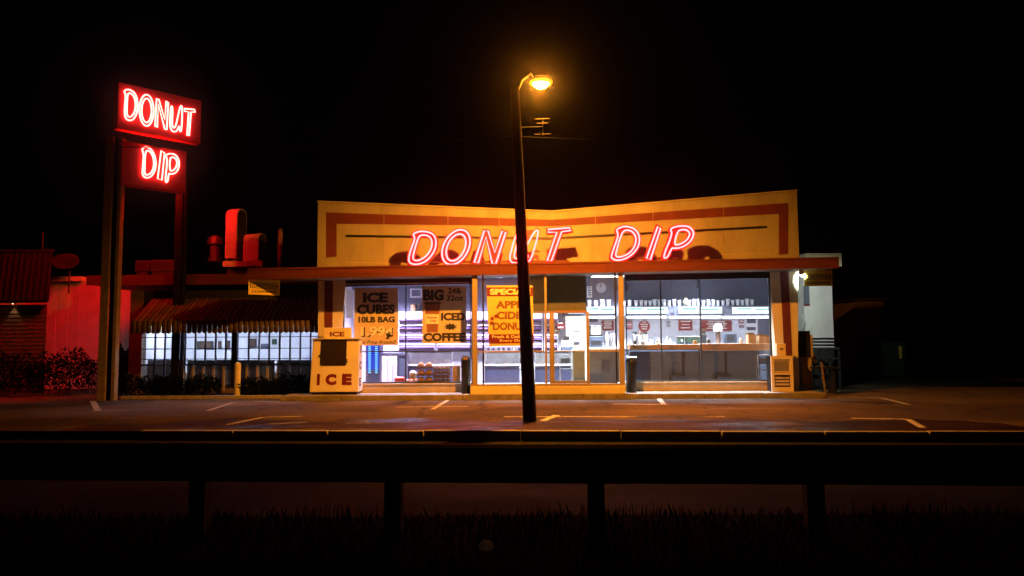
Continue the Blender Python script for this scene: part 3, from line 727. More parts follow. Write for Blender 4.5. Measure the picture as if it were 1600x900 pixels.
# ------------------------------------------------------------------ guard rail
gA, gB = P(205, 719, 6.95), P(1300, 729, 6.55)
gd = Vector((gB.x - gA.x, gB.y - gA.y, 0)).normalized(); gp = Vector((-gd.y, gd.x, 0))
g0 = Vector((gA.x, gA.y, 0)) - gd * 7; g1 = Vector((gB.x, gB.y, 0)) + gd * 6
rail = thing('guardrail', 'dark steel roadside guardrail on short posts across the foreground', 'guardrail', Vector((0, 6.8, -.05)))
zt_, zl_ = .75, .405
prof = [(0, 0), (-.05, .03), (-.075, .07), (-.05, .12), (0, .155), (0, .19), (-.05, .225), (-.075, .275), (-.05, .315), (0, .345)]
seg = 5
for i in range(seg):
    a = g0.lerp(g1, i / seg); b = g0.lerp(g1, (i + 1) / seg); mb = MB(); k0 = len(mb.v)
    ring = lambda c: [c + gp * o_ + Vector((0, 0, zl_ + z_)) for o_, z_ in prof] + [c + gp * (o_ + .008) + Vector((0, 0, zl_ + z_)) for o_, z_ in reversed(prof)]
    A_, B_ = ring(a - gd * (.15 if i else 0) + gp * (.012 if i % 2 else 0)), ring(b + gp * (.012 if i % 2 else 0)); m_ = len(A_)
    mb.v = A_ + B_
    mb.f = [(j, (j + 1) % m_, m_ + (j + 1) % m_, m_ + j) for j in range(m_)] + [tuple(range(m_)), tuple(range(2 * m_ - 1, m_ - 1, -1))]
    mb.build('rail_beam', 'galv', rail)
post_proto = None
for px in (-40, 305, 612, 932, 1277, 1640):
    q = GP(px, 800, -.03); t = (q - g0).dot(gd)
    # meet the rail line
    d = ray(px, 780); dx = d.x / d.y
    s_ = (dx * g0.y - g0.x) / (gd.x - dx * gd.y); c = g0 + gd * s_
    if post_proto is None:
        mb = MB(); mb.obox(c - gd * .075 + gp * .02 + Vector((0, 0, -.3)), gd * .15, gp * .15, (0, 0, .30 + zt_ - .03)); post_proto = mb.build('post', 'postwood', rail, bevel=.008); c0 = c
        MB().obox(c - gd * .02 - gp * .05 + Vector((0, 0, zl_ + .16)), gd * .04, gp * .06, (0, 0, .03)).build('bolt', 'galv', post_proto)
    else:
        cp = copy_tree(post_proto, rail); cp.location = Vector((c.x - c0.x, c.y - c0.y, 0))

# grass in front of the rail
rg = random.Random(3); mb = MB()
for i in range(15000):
    y = 2.0 + 5.6 * rg.random() ** .8; x = rg.uniform(-1, 1) * (y * .74 + .6)
    clump = .55 + .45 * math.sin(x * 2.1 + 1.7 * math.sin(y * 1.3)) * math.cos(y * 1.7)
    h_ = (.05 + .11 * rg.random()) * (.6 + .7 * clump); an = rg.uniform(0, 6.28); wv = .004 + .004 * rg.random()
    z = -.08 + .06 * (7.7 - y) / 15; dx, dy = math.cos(an) * wv, math.sin(an) * wv; bx_, by_ = rg.uniform(-.05, .05), rg.uniform(-.05, .05)
    mb.add([(x - dx, y - dy, z), (x + dx, y + dy, z), (x + dx * .7 + bx_ * .4, y + dy * .7 + by_ * .4, z + h_ * .6), (x + bx_, y + by_, z + h_)], [(0, 1, 2), (0, 2, 3)])
me = bpy.data.meshes.new('grass'); me.from_pydata([tuple(p) for p in mb.v], [], mb.f); me.materials.append(M['grassblade'])
go = bpy.data.objects.new('grass', me); col.objects.link(go); tag(go, 'short dark rough grass on the verge before the guardrail', 'grass', kind='stuff')
# litter
q = GP(760, 859, .10)
mb = MB(); rl = random.Random(2)
mb.sphere(q + Vector((0, 0, .03)), .058, 1.0, .8, .62, 14, 8)
mb.v = [p + Vector((rl.uniform(-.008, .008), rl.uniform(-.008, .008), rl.uniform(-.008, .008))) for p in mb.v]
lt = mb.build('litter', 'litter', loc=q); tag(lt, 'small crumpled pale green white litter lying in the dark grass', 'litter')
q = GP(1078, 821, .0); mb = MB(); mb.tube([q + Vector((-.05, .0, .05)), q + Vector((0, .0, .035)), q + Vector((.05, -.02, .0))], .005, 6)
tag(mb.build('drinking_straw', 'pink'), 'tiny pink straw lying in the dark grass right of centre', 'straw')

# ------------------------------------------------------------------ left wing
YWG, YWF = 24.8, 24.55
wing = thing('dining_wing', 'low dining wing left of the donut shop with gridded lit windows', 'building wing', (P(350, 600, YWG).x, 26, 0))
wx0, wx1 = P(203, 540, YWG).x, xW0 - .01
fx0, fx1 = P(135, 437, YWF).x, xW0 - .01
def wz(px, py): return P(px, py, YWF).z
ro = MB().prism([(fx0, YWF + .03, wz(135, 445.5) + .02), (fx1, YWF + .03, wz(387, 444) + .02), (fx1, YWF + .03, wz(387, 427) - .02), (fx0, YWF + .03, wz(135, 431) - .02)], (0, 6, 0)).build('roof', 'darkmetal', wing)
MB().prism([(fx0, YWF, wz(135, 446)), (fx1, YWF, wz(387, 444)), (fx1, YWF, wz(387, 427)), (fx0, YWF, wz(135, 430.5))], (0, .03, 0)).build('fascia_board', 'fascia', ro)
MB().box(wx0, wx0 + .42, YWG - .06, YWG + .25, 0, 3.5).build('end_pier', 'wingwall', wing)
ZW0, ZW1 = 1.03, 2.32
X0w, X1w = P(222, 545, YWG).x, wx1
MB().box(wx0 + .42, X1w, YWG, YWG + .2, ZW1, 3.5).build('upper_wall', 'darkmetal', wing)  # near-black wall colour stands in for shade under the roof overhang
MB().box(wx0 + .42, X1w, YWG + .05, YWG + .2, 0, .32).build('base_wall', 'wingwall', wing)
MB().box(wx0, X1w, 28.5, 28.65, 0, 3.5).build('back_wall', 'inwall', wing)
MB().box(wx0, wx0 + .1, YWG + .26, 28.5, 0, 3.5).build('side_wall', 'inwall', wing)
MB().box(wx0, X1w, YWG + .2, 28.5, 0, .25).build('floor_slab', 'intile', wing)
MB().box(wx0, X1w, YWG + .2, 28.5, 2.9, 2.95).build('ceiling', 'bulk', wing)
xs_m = [242.7, 258, 273.5, 289.5, 305.3, 321, 337, 353, 367.5, 388.7, 405, 420.7, 437, 453.3, 469.3, 485.3]
ww = MB().box(X0w, X1w, YWG - .04, YWG + .04, .32, .38).build('window', 'muntin', wing)
Xs = [P(a, 545, YWG).x for a in xs_m]
edges = [X0w] + Xs + [X1w]
for i, X in enumerate(Xs):
    if xs_m[i] == 367.5:
        MB().box(X - .09, X + .09, YWG - .1, YWG + .06, .38, ZW1 + .05).build('post', 'black', ww)
    else:
        MB().box(X - .022, X + .022, YWG - .035, YWG + .03, .38, ZW1).build('muntin', 'muntin', ww)
zrows = [.38, ZW0, P(300, 561, YWG).z, P(300, 545, YWG).z, P(300, 527, YWG).z, ZW1]
for i in range(len(edges) - 1):
    a, b = edges[i], edges[i + 1]
    for j in range(5):
        if j == 2 and False: continue
        MB().box(a + .024, b - .024, YWG, YWG + .006, zrows[j] + .012, zrows[j + 1] - .012).build('pane', 'glass2', ww)
for z_ in zrows[1:5]:
    MB().box(X0w, X1w, YWG - .02, YWG + .02, z_ - .014, z_ + .014).build('glazing_bar', 'muntin', ww)
MB().box(X0w, X1w, YWG - .06, YWG + .05, ZW0 - .05, ZW0 - .016).build('sill', 'muntin', ww)
for i, X in enumerate(Xs):                              # lower mullion lengths below the sill, tan to imitate lamplight
    if xs_m[i] > 280 and xs_m[i] != 367.5 and xs_m[i] < 460:
        MB().box(X - .035, X + .035, YWG - .16, YWG - .10, .15, P(300, 570 + (i % 3), YWG).z).build('lamplit_bar', 'bronze', wing)
q = GP(371, 610)
bo = MB(); bo.lathe((P(371, 590, 23.5).x, 23.5, 0), [(.10, 0), (.10, P(371, 567, 23.5).z - .06), (.085, P(371, 567, 23.5).z), (.02, P(371, 567, 23.5).z + .02)], 12)
tag(bo.build('bollard', 'stepw', smooth=True), 'short yellowish bollard standing in the hedge before the wing windows', 'bollard')
# dining room things
def wallpic(name, label, x0, y0, x1, y1, Y, m='black', cat='picture', group=None, inner='beige'):
    X0, X1, Z0, Z1 = BX(x0, y0, x1, y1, Y)
    t = MB().box(X0, X1, Y - .04, Y, Z0, Z1).build(name, m); tag(t, label, cat, group)
    f = .14; dx, dz = (X1 - X0) * f, (Z1 - Z0) * f
    MB().box(X0 + dx, X1 - dx, Y - .046, Y - .04, Z0 + dz, Z1 - dz).build('picture_face', inner, t)
    return t
g_ = 'dark pictures on the dining wing wall'
wallpic('framed_picture', 'wide dark picture on the dining wing wall left of the window post', 308, 533, 334, 545, 28.48, group=g_, inner='darkbrown')
wallpic('framed_picture', 'small dark picture immediately left of the black window post', 341, 533, 346, 545, 28.48, group=g_, inner='darkbrown')
wallpic('framed_picture', 'dark upright picture seen just beside the black window post', 352, 532, 360, 545, 28.48, group=g_, inner='darkbrown')
wallpic('framed_picture', 'dark rounded picture on the wing wall right of the window post', 388, 529, 401, 542, 28.48, group=g_, inner='darkbrown')
wallpic('framed_picture', 'grey low picture on the wing wall near its middle panes', 408, 537, 420, 544, 28.48, 'grey', group=g_, inner='bulk')
wallpic('wall_poster', 'pale green poster on the dining wing wall', 424, 528, 435, 540, 28.48, 'white', 'poster', inner='green')
def booth(x0, x1, label):
    Y = 26.0; a, b = P(x0, 570, Y).x, P(x1, 570, Y).x
    t = thing('dining_booth', label, 'booth', ((a + b) / 2, Y, .25), 'booths by the wing windows')
    MB().box(a, b, Y, Y + .5, .25, .70).build('seat', 'brown', t, bevel=.03)
    MB().box(a, b, Y - .12, Y, .25, P(x0, 565, Y).z).build('backrest', 'darkbrown', t, bevel=.04)
    MB().box(a, b, Y - .14, Y + .02, P(x0, 565, Y).z + .001, P(x0, 563.5, Y).z + .02).build('top_trim', 'black', t)
booth(228, 288, 'leftmost dark booth behind the wing windows')
booth(294, 364, 'dark booth behind the wing windows left of the black post')
booth(372, 430, 'dark booth behind the wing windows right of the black post')
booth(434, 488, 'rightmost dark booth behind the wing windows beside the ice freezer')
def ceiling_light(X, Y, z, lx, ly, label, group, m='troffer'):
    t = thing('ceiling_light', label, 'ceiling light', (X, Y, z), group)
    MB().box(X - lx / 2, X + lx / 2, Y - ly / 2, Y + ly / 2, z - .06, z - .002).build('housing', 'white', t)
    MB().box(X - lx / 2 + .03, X + lx / 2 - .03, Y - ly / 2 + .03, Y + ly / 2 - .03, z - .072, z - .061).build('diffuser', m, t)
    if m != 'troffer_wing':
        la = bpy.data.lights.new('ceiling_tube', 'AREA'); la.shape = 'RECTANGLE'; la.size = lx - .1; la.size_y = ly - .1; la.energy = 330 if m == 'troffer_violet' else 500; la.spread = R(104)
        la.color = (.72, .62, 1) if m == 'troffer_violet' else (.80, .86, 1)
        lao = bpy.data.objects.new('ceiling_tube', la); col.objects.link(lao); lao.parent = t; lao.location = (0, 0, -.085)
for i, (px, lb) in enumerate(((262, 'left'), (340, 'middle'), (450, 'right'))):
    ceiling_light(P(px, 500, 26.5).x, 26.6, 2.898, 1.2, .35, f'flat ceiling light over the {lb} part of the dining wing', 'ceiling lights in the dining wing', 'troffer_wing')
# awning
aw = thing('awning', 'brown ribbed awning with scalloped edge over the wing windows', 'awning', (P(350, 500, 24).x, 24.2, 2.4))
ax0, ax1 = P(206, 520, 23.5).x, xW0 - .03
NA = 37; wd = (ax1 - ax0) / NA
pr_ = None
def slat(x, w_):
    mb = MB(); zt2, zf2, zv2 = 3.22, 2.42, 2.03; Yb_, Yf_ = 24.74, 23.45; n_ = 6
    rows = []
    for (Y, z) in ((Yb_, zt2), (lerp(Yb_, Yf_, .5), lerp(zt2, zf2, .5)), (Yf_, zf2), (Yf_ - .02, lerp(zf2, zv2, .5)), (Yf_ - .02, zv2)):
        row = []
        for j in range(n_ + 1):
            t = j / n_; b_ = .035 * math.sin(math.pi * t); zz = z
            if z == zv2: zz = z + .045 * (1 - math.sin(math.pi * t))
            row.append(Vector((x + t * w_, Y - b_ * .7, zz + b_ * (.6 if z > zv2 + .2 else 0))))
        rows.append(row)
    k0 = 0
    for row in rows: mb.v += row
    for i in range(len(rows) - 1):
        for j in range(n_):
            a = i * (n_ + 1) + j; mb.f.append((a, a + 1, a + n_ + 2, a + n_ + 1))
    return mb
protos = []
for mm in ('awning', 'awning2'):
    o = slat(ax0, wd * .97).build('awning_slat', mm, aw, smooth=True); md = o.modifiers.new('thickness', 'SOLIDIFY'); md.thickness = .012; protos.append(o)
protos[1].location.x = wd
for i in range(2, NA):
    c = protos[i % 2].copy(); col.objects.link(c); c.parent = aw; c.location.x = wd * i
MB().tube([(ax0 - .02, 23.46, 2.4), (ax1, 23.46, 2.4)], .018, 6).build('front_bar', 'darkmetal', aw)
mb = MB(); mb.prism([(ax0 - .012, 24.74, 3.2), (ax0 - .012, 23.46, 2.40), (ax0 - .012, 23.44, 2.06), (ax0 - .012, 24.74, 2.3)], (.012, 0, 0)); mb.build('end_panel', 'awning', aw)

# hedge bushes
def bush(cx, cy, wx, wy, h, label, group, n=900, m='leaf', z0=0.0, seed=1):
    t = thing('hedge_shrub', label, 'shrub', (cx, cy, z0), group); r_ = random.Random(seed); mb = MB()
    for i in range(n):
        u_, v_ = r_.uniform(-1, 1), r_.uniform(-1, 1); w_ = r_.random() ** .6
        lump = 1 + .18 * math.sin(u_ * 5 + seed) * math.cos(v_ * 4 + seed * 2)
        x, y, z = cx + u_ * wx / 2, cy + v_ * wy / 2, z0 + h * (.08 + .92 * w_) * lump * (1 - .35 * max(abs(u_), abs(v_)) ** 4)
        s_ = r_.uniform(.03, .065); a = Vector((r_.uniform(-1, 1), r_.uniform(-1, 1), r_.uniform(-1, 1))).normalized() * s_
        b = a.cross(Vector((r_.uniform(-1, 1), r_.uniform(-1, 1), r_.uniform(-1, 1)))).normalized() * s_ * .6; p = Vector((x, y, z))
        mb.add([p - a, p + b, p + a, p - b], [(0, 1, 2, 3)])
    mb.build('foliage', m, t)
    sm = MB()
    for i in range(6):
        sm.tube([(cx + r_.uniform(-.12, .12) * wx, cy, z0 - .02), (cx + r_.uniform(-.4, .4) * wx, cy + r_.uniform(-.3, .3) * wy, z0 + h * .8)], [.015, .006], 5)
    sm.build('stem', 'wood_pole', t)
hg = 'low hedge shrubs along the wing windows'
for i, (a, b, yt, lb) in enumerate(((178, 236, 588, 'dark clipped shrub at the left end of the wing hedge'), (234, 293, 588, 'dark clipped shrub second from the left in the wing hedge'),
        (292, 342, 587, 'dark clipped shrub in the wing hedge left of the yellowish bollard'), (376, 424, 591, 'dark clipped shrub in the wing hedge right of the yellowish bollard'),
        (422, 483, 586, 'dark bushy shrub directly left of the white ice freezer'))):
    Y = 23.75; x0, x1 = P(a, 600, Y).x, P(b, 600, Y).x
    bush((x0 + x1) / 2, Y, x1 - x0, .7, P(a, yt, Y).z, lb, hg, seed=i + 1)
# planter kerb along wing
pk = bpy.data.objects.new('planter_kerb', None); col.objects.link(pk); pk.location = (P(300, 618, 23.2).x, 23.2, 0); tag(pk, kind='structure')
xa, xb = P(190, 618, 23.2).x, P(440, 618, 23.2).x; N_ = 4
for i in range(N_):
    MB().box(lerp(xa, xb, i / N_) + .006, lerp(xa, xb, (i + 1) / N_) - .006, 23.1, 23.25, -.05, .1).build('kerb_stone', 'kerb', pk, bevel=.012)
struct(MB().box(xa, xb, 23.256, YWG + .04, -.05, .06), 'planting_bed', 'soil')

# rooftop equipment
YR = 26.6
def hood(x0, y0, x1, y1, dep, label, legs):
    X0, X1, Z0, Z1 = BX(x0, y0, x1, y1, YR)
    w_ = (X1 - X0) * 1.25; h_ = Z1 - Z0; c = Vector(((X0 + X1) / 2, YR, Z0))
    t = thing('roof_vent_hood', label, 'roof vent', c, 'arched vent hoods on the wing roof')
    a = R(-22); ex = Vector((math.cos(a), math.sin(a), 0)); ey = Vector((-math.sin(a), math.cos(a), 0))
    r_ = dep / 2; poly = []
    for i in range(11):
        an = math.pi - math.pi * i / 10; poly.append((r_ + r_ * math.cos(an), h_ - r_ + r_ * math.sin(an)))
    poly = [(0, .12 if legs else 0)] + poly + [(dep, .12 if legs else 0)]
    mb = MB(); o = c - ex * w_ / 2
    mb.prism([o + ey * u_ + up * v_ for u_, v_ in poly], ex * w_ * .95)
    b = mb.build('hood', 'ductmetal', t)
    MB().prism([o + ex * (w_ * .95) + ey * u_ + up * v_ for u_, v_ in [(q[0] * .9 + .05 * dep, q[1] * .96 + .02) for q in poly]], ex * .012).build('side_cheek', 'darkmetal', t)
    if legs:
        for dx in (.04, w_ * .85):
            MB().obox(o + ex * dx, ex * .04, ey * .04, up * .125).build('leg', 'galv', t)
    return t
hood(352, 325, 371, 408, .50, 'tall arched sheet metal vent hood glowing red on the wing roof', True)
hood(380, 364, 405, 407, .42, 'short arched sheet metal vent hood right of the tall one', False)
X0, X1, Z0, Z1 = BX(350, 408, 411, 417, YR)
pc_ = thing('roof_curb', 'long low metal curb carrying the two arched vent hoods', 'roof curb', ((X0 + X1) / 2, YR + .3, Z0 - .25))
MB().box(X0, X1, YR - .12, YR + 1.0, Z0, Z1 - .002).build('deck_plate', 'ductmetal', pc_); MB().box(X0 + .1, X1 - .1, YR, YR + .9, Z0 - .25, Z0 - .001).build('base', 'darkmetal', pc_)
X0, X1, Z0, Z1 = BX(433.5, 357, 442, 416, YR + .3); xm = (X0 + X1) / 2
vp = thing('vent_pipe', 'rusty upright vent pipe on the roof behind the canopy end', 'vent pipe', (xm, YR + .3, Z0 - .2))
MB().cyl((xm, YR + .3, Z0 - .2), (xm, YR + .3, Z1 - .12), .085).build('pipe', 'rust', vp, smooth=True)
for i in range(4): MB().lathe((xm, YR + .3, Z0 + .25 + i * .28), [(.086, 0), (.098, .01), (.098, .03), (.086, .04)], 14).build('collar', 'rust', vp)
MB().lathe((xm, YR + .3, Z1 - .12), [(.06, 0), (.06, .05), (.11, .06), (.02, .12)], 12).build('cap', 'rust', vp)
def acunit(x0, y0, x1, y1, Y, label):
    X0, X1, Z0, Z1 = BX(x0, y0, x1, y1, Y)
    t = thing('roof_unit', label, 'air conditioner', ((X0 + X1) / 2, Y, Z0 - .3), 'low boxes on the wing roof')
    MB().box(X0, X1, Y, Y + .7, Z0 - .1, Z1).build('casing', 'darkmetal', t, bevel=.02)
    MB().box(X0 + .06, X1 - .06, Y + .02, Y + .6, Z0 - .3, Z0 - .101).build('base', 'darkmetal', t)
    for i in range(4):
        MB().box(X0 + .05, X1 - .05, Y - .015, Y - .001, lerp(Z0, Z1, .2 + .17 * i), lerp(Z0, Z1, .2 + .17 * i) + .02).build('louvre', 'darkmetal', t)
acunit(211, 407, 233, 420, YR, 'smaller low roof box left of the wider roof box')
acunit(235, 406, 273, 420, YR - .5, 'wider low roof box right of the smaller roof box')
q = P(337, 378, YR + .8); dv = thing('roof_fan', 'dim domed roof fan left of the tall vent hood', 'roof fan', (q.x, q.y, q.z - .6))
MB().lathe((q.x, q.y, q.z - .6), [(.2, 0), (.2, .45), (.30, .5), (.30, .62), (.24, .78), (.05, .86)], 16).build('dome', 'darkmetal', dv, smooth=True)
MB().lathe((q.x, q.y, q.z - .75), [(.26, 0), (.26, .149)], 12).build('base', 'darkmetal', dv)

# ------------------------------------------------------------------ neighbours on the left
YNb = 29.0
nb = thing('neighbour_building', 'low white walled building glowing red behind the pylon sign', 'building', (P(140, 555, YNb).x, YNb + 2, 0))
x0, x1 = P(60, 500, YNb).x, P(203, 500, YNb).x
MB().box(x0 - 3, x1, YNb, YNb + 6, 0, P(140, 440, YNb).z).build('wall', 'nwall', nb)
MB().box(x0 - 3, P(132, 436, YNb).x, YNb - .3, YNb + 6, P(100, 440, YNb).z + .002, P(100, 433, YNb).z).build('roof_trim', 'nwall', nb)
for i in range(8):
    X = lerp(x0, x1, (i + .5) / 8); MB().box(X - .008, X + .008, YNb - .012, YNb - .001, .2, P(140, 440, YNb).z - .05).build('batten', 'nwall', nb)
nm = thing('neighbour_shed', 'dark building with deep mansard and clapboard wall at left edge', 'building', (P(20, 555, 26).x, 26.6, 0))
YM = 26.2; xm0, xm1 = P(-150, 440, YM).x, P(72, 520, YM).x
MB().prism([(xm0, YM, 0), (xm1, YM, 0), (xm1 * (YM + .7) / YM - .04, YM + .7, 0), (xm0, YM + .7, 0)], (0, 0, P(30, 476, YM).z)).build('wall', 'nclap', nm)
zt2, zb2 = P(40, 392, YM - .4).z, P(40, 470, YM - .4).z
X78 = P(78, 430, YM - .4).x
man = MB().hexa([(xm0, YM - .4, zb2), (X78, YM - .4, zb2), (X78 * (YM + .75) / (YM - .4) - .08, YM + .75, zb2), (xm0, YM + .75, zb2), (xm0, YM - .2, zt2), (X78 - .06, YM - .2, zt2), (X78 * (YM + .75) / (YM - .4) - .14, YM + .75, zt2), (xm0, YM + .75, zt2)]).build('mansard', 'nmansard', nm)
MB().box(xm0, X78 - .04, YM - .26, YM - .12, zt2 + .002, zt2 + .07).build('coping', 'nmansard', man)
for i in range(9):
    X = lerp(P(0, 430, YM - .4).x, X78 - .1, i / 8); MB().hexa([(X - .02, YM - .43, zb2 + .02), (X + .02, YM - .43, zb2 + .02), (X + .02, YM - .399, zb2 + .02), (X - .02, YM - .399, zb2 + .02), (X - .02, YM - .23, zt2 - .02), (X + .02, YM - .23, zt2 - .02), (X + .02, YM - .2, zt2 - .02), (X - .02, YM - .2, zt2 - .02)]).build('seam', 'nmansard', man)
zz = .3
while zz < P(30, 476, YM).z - .15:
    MB().hexa([(xm0, YM - .03, zz), (xm1, YM - .03, zz), (xm1, YM - .001, zz), (xm0, YM - .001, zz), (xm0, YM - .008, zz + .13), (xm1, YM - .008, zz + .13), (xm1, YM - .001, zz + .13), (xm0, YM - .001, zz + .13)]).build('clapboard', 'nclap', nm); zz += .14
q = P(20, 473, YM - .12)
wlp = thing('wall_light', 'small warm wall light under the mansard at left edge', 'wall light', q)
MB().lathe(q + Vector((0, 0, -.02)), [(.07, 0), (.05, .05), (.02, .08)], 10).build('shade', 'darkmetal', wlp)
MB().sphere(q + Vector((0, 0, -.03)), .025).build('bulb', 'warmbulb', wlp)
l2 = bpy.data.lights.new('wall_bulb', 'SPOT'); l2.energy = 7; l2.color = (1, .50, .22); l2.spot_size = R(70); l2.spot_blend = .6; l2.shadow_soft_size = .03
l2o = bpy.data.objects.new('wall_bulb', l2); col.objects.link(l2o); l2o.parent = wlp; l2o.location = (0, -.02, -.08); l2o.rotation_euler = (R(8), 0, 0)
q = P(102, 408, 28.2)
sd = thing('satellite_dish', 'round satellite dish on a short mast above the red lit wall', 'satellite dish', (q.x, q.y, P(107, 433, 28.2).z))
ds = MB(); ax_ = Vector((.25, -.8, .55)).normalized(); t1 = ax_.cross(up).normalized(); t2 = t1.cross(ax_)
rings = [(.0, .14), (.2, .12), (.34, .06), (.46, 0)]
for r_, d_ in rings:
    for j in range(18):
        an = 2 * math.pi * j / 18; ds.v.append(q - ax_ * d_ + (t1 * math.cos(an) * 1.05 + t2 * math.sin(an) * .86) * max(r_, .002))
for i in range(3):
    for j in range(18): ds.f.append((i * 18 + j, i * 18 + (j + 1) % 18, (i + 1) * 18 + (j + 1) % 18, (i + 1) * 18 + j))
do = ds.build('dish', 'nmansard', sd, smooth=True); md = do.modifiers.new('thickness', 'SOLIDIFY'); md.thickness = .015
MB().tube([(q.x + .12, q.y + .1, P(107, 434, 28.2).z - .6), (q.x + .12, q.y + .1, q.z - .1), q - ax_ * .13], .03, 8).build('mast', 'darkmetal', sd)
MB().tube([q - t2 * .3 - ax_ * .03, q + ax_ * .35], .012, 6).build('feed_arm', 'darkmetal', sd)
q0 = P(66, 393, 26.4); mb = MB(); mb.tube([(q0.x, q0.y, q0.z - .1), (q0.x, q0.y, P(66, 363, 26.4).z)], .018, 6); tag(mb.build('roof_antenna', 'darkmetal'), 'thin upright mast on the dark mansard roof', 'antenna')
for i, (a, b, yt, lb) in enumerate(((-60, 60, 556, 'tall dark shrub at the left edge before the clapboard wall'), (58, 148, 553, 'tall dark shrub before the red lit wall left of the pylon'), (176, 204, 549, 'narrow dark shrub between the pylon post and the wing pier'))):
    Y = 25.0; xx0, xx1 = P(a, 580, Y).x, P(b, 580, Y).x
    bush((xx0 + xx1) / 2, Y, xx1 - xx0, .8, P(a, yt, Y).z + .06, lb, 'shrubs before the neighbouring buildings', n=2400, seed=i + 20)

# ------------------------------------------------------------------ right side
YA = 26.0
an = thing('side_annex', 'white walled annex right of the shop lit by a floodlight', 'building', (P(1280, 560, YA).x, YA, 0))
x0, x1 = P(1256.5, 480, YA).x, P(1301, 480, YA).x
MB().box(x0, x1, YA, YA + 4, P(1280, 527, YA).z, P(1280, 418, YA).z).build('wall', 'nwall', an)
MB().box(x0, x1, YA + .02, YA + 4, 0, P(1280, 527, YA).z - .002).build('base_wall', 'darkmetal', an)
MB().box(x0, x1 + .25, YA - .3, YA + 4, P(1280, 418, YA).z + .002, P(1280, 397, YA).z).build('roof', 'kick', an)
for i in range(4): MB().box(x0, x1, YA - .03, YA - .001, P(1280, 527 + i * 5, YA).z - .02, P(1280, 527 + i * 5, YA).z + .02).build('skirt_board', 'nwall', an)
X0, X1, Z0, Z1 = BX(1256, 447, 1264, 475, YA - .02)
wb = MB().box(X0, X1, YA - .06, YA - .002, Z0, Z1).build('notice_board', 'bulk'); tag(wb, 'small dark notice board on the white annex wall', 'notice board'); MB().box(X0, X1, YA - .07, YA - .002, Z0 - .06, Z0 - .004).build('trim', 'redink', wb)
fq = P(1251, 428, 22.75)
fld = thing('flood_light', 'bright white floodlight under the right end of the canopy', 'floodlight', fq)
MB().box(fq.x - .07, fq.x + .07, fq.y - .1, fq.y - .02, fq.z - .02, fq.z + .12).build('bracket', 'white', fld)
MB().sphere(fq + Vector((-.06, .04, 0)), .07, 1, 1, 1, 10, 6).build('lamp', 'flood', fld); MB().sphere(fq + Vector((.07, .04, -.04)), .07, 1, 1, 1, 10, 6).build('lamp', 'flood', fld)
l3 = bpy.data.lights.new('flood_bulb', 'SPOT'); l3.energy = 620; l3.color = (.86, 1, .93); l3.spot_size = R(100); l3.spot_blend = .5; l3.shadow_soft_size = .06
l3o = bpy.data.objects.new('flood_bulb', l3); col.objects.link(l3o); l3o.parent = fld; l3o.location = (.15, .14, -.02)
l3o.rotation_euler = Vector((.25, 1, -.30)).to_track_quat('-Z', 'Y').to_euler()
# cabinet on a post and barriers
def box_from(x0, y0, x1, y1, Y, dep): return BX(x0, y0, x1, y1, Y)
X0, X1, Z0, Z1 = BX(1249, 517, 1267, 558, 23.4)
cb = thing('utility_box', 'black box on a tan post right of the newspaper box', 'utility box', ((X0 + X1) / 2, 23.4, .15))
MB().box(X0, X1, 23.4, 23.75, Z0, Z1).build('box', 'black', cb, bevel=.03)
MB().box(X1 + .002, X1 + .05, 23.38, 23.6, Z0, Z1 - .12).build('side_strip', 'bronze', cb)
MB().box(X0 + .08, X1 + .02, 23.45, 23.6, .15, Z0 - .002).build('post', 'bronze', cb); MB().box(X0 - .02, X1 + .12, 23.35, 23.75, .145, .19).build('base_plate', 'bronze', cb)
q = P(1262, 500, 23.6); MB().tube([(X0 + .2, 23.6, Z1 - .01), (X0 + .32, 23.6, Z1 + .25), (X0 + .18, 23.6, Z1 + .5)], .014, 6).build('cable', 'white', cb)
a = P(1284, 566, 23.0); b = P(1291, 619, 22.7); br_ = MB(); br_.tube([(a.x, 23.0, a.z), (lerp(a.x, b.x, .4), 22.9, a.z * .55), (b.x, 22.7, 0)], .04, 8)
tag(br_.build('leaning_post', 'nclap', smooth=True), 'leaning tan post beside the right end of the walkway', 'post')
X0, X1, Z0, Z1 = BX(1269, 556, 1281, 571, 23.5)
wp = MB(); wp.sphere(((X0 + X1) / 2, 23.7, (Z0 + Z1) / 2), (X1 - X0) / 2, 1, .8, 1.15, 12, 8); wpo = wp.build('white_bundle', 'white'); tag(wpo, 'rounded white bag resting by the black utility box', 'bag')
pk_ = wp = MB().tube([((X0 + X1) / 2, 23.7, Z1 - .03), ((X0 + X1) / 2 + .03, 23.7, Z1 + .06)], [.05, .02], 8); wp.build('tied_neck', 'white', wpo)
ct = thing('bag_bench', 'dark low bench under the white bag beside the annex', 'bench', ((X0 + X1) / 2, 23.7, 0))
MB().box(X0 - .1, X1 + .5, 23.45, 23.95, Z0 - .10, Z0 - .03).build('seat', 'black', ct)
for xx in (X0 - .08, X1 + .42):
    MB().box(xx, xx + .06, 23.5, 23.9, 0, Z0 - .101).build('leg', 'black', ct)
def fence(x0, x1, yt, yb, Y, label, m):
    A, B, Z0, Z1 = BX(x0, yt, x1, yb, Y); t = thing('yard_fence', label, 'fence', ((A + B) / 2, Y, 0)); n_ = max(3, int((B - A) / .35))
    for z_ in (Z0, (Z0 + Z1) / 2, Z1): MB().box(A, B, Y - .02, Y + .02, z_ - .03, z_ + .03).build('rail', m, t)
    for i in range(n_ + 1):
        X = lerp(A, B, i / n_); MB().box(X - .04, X + .04, Y + .021, Y + .08, -.02, Z1 + .05).build('post', m, t)
fence(1268, 1312, 545, 575, 25.4, 'dim railing in front of the white annex wall', 'darkmetal')
X0, X1, Z0, Z1 = BX(1378, 534, 1414, 560, 33)
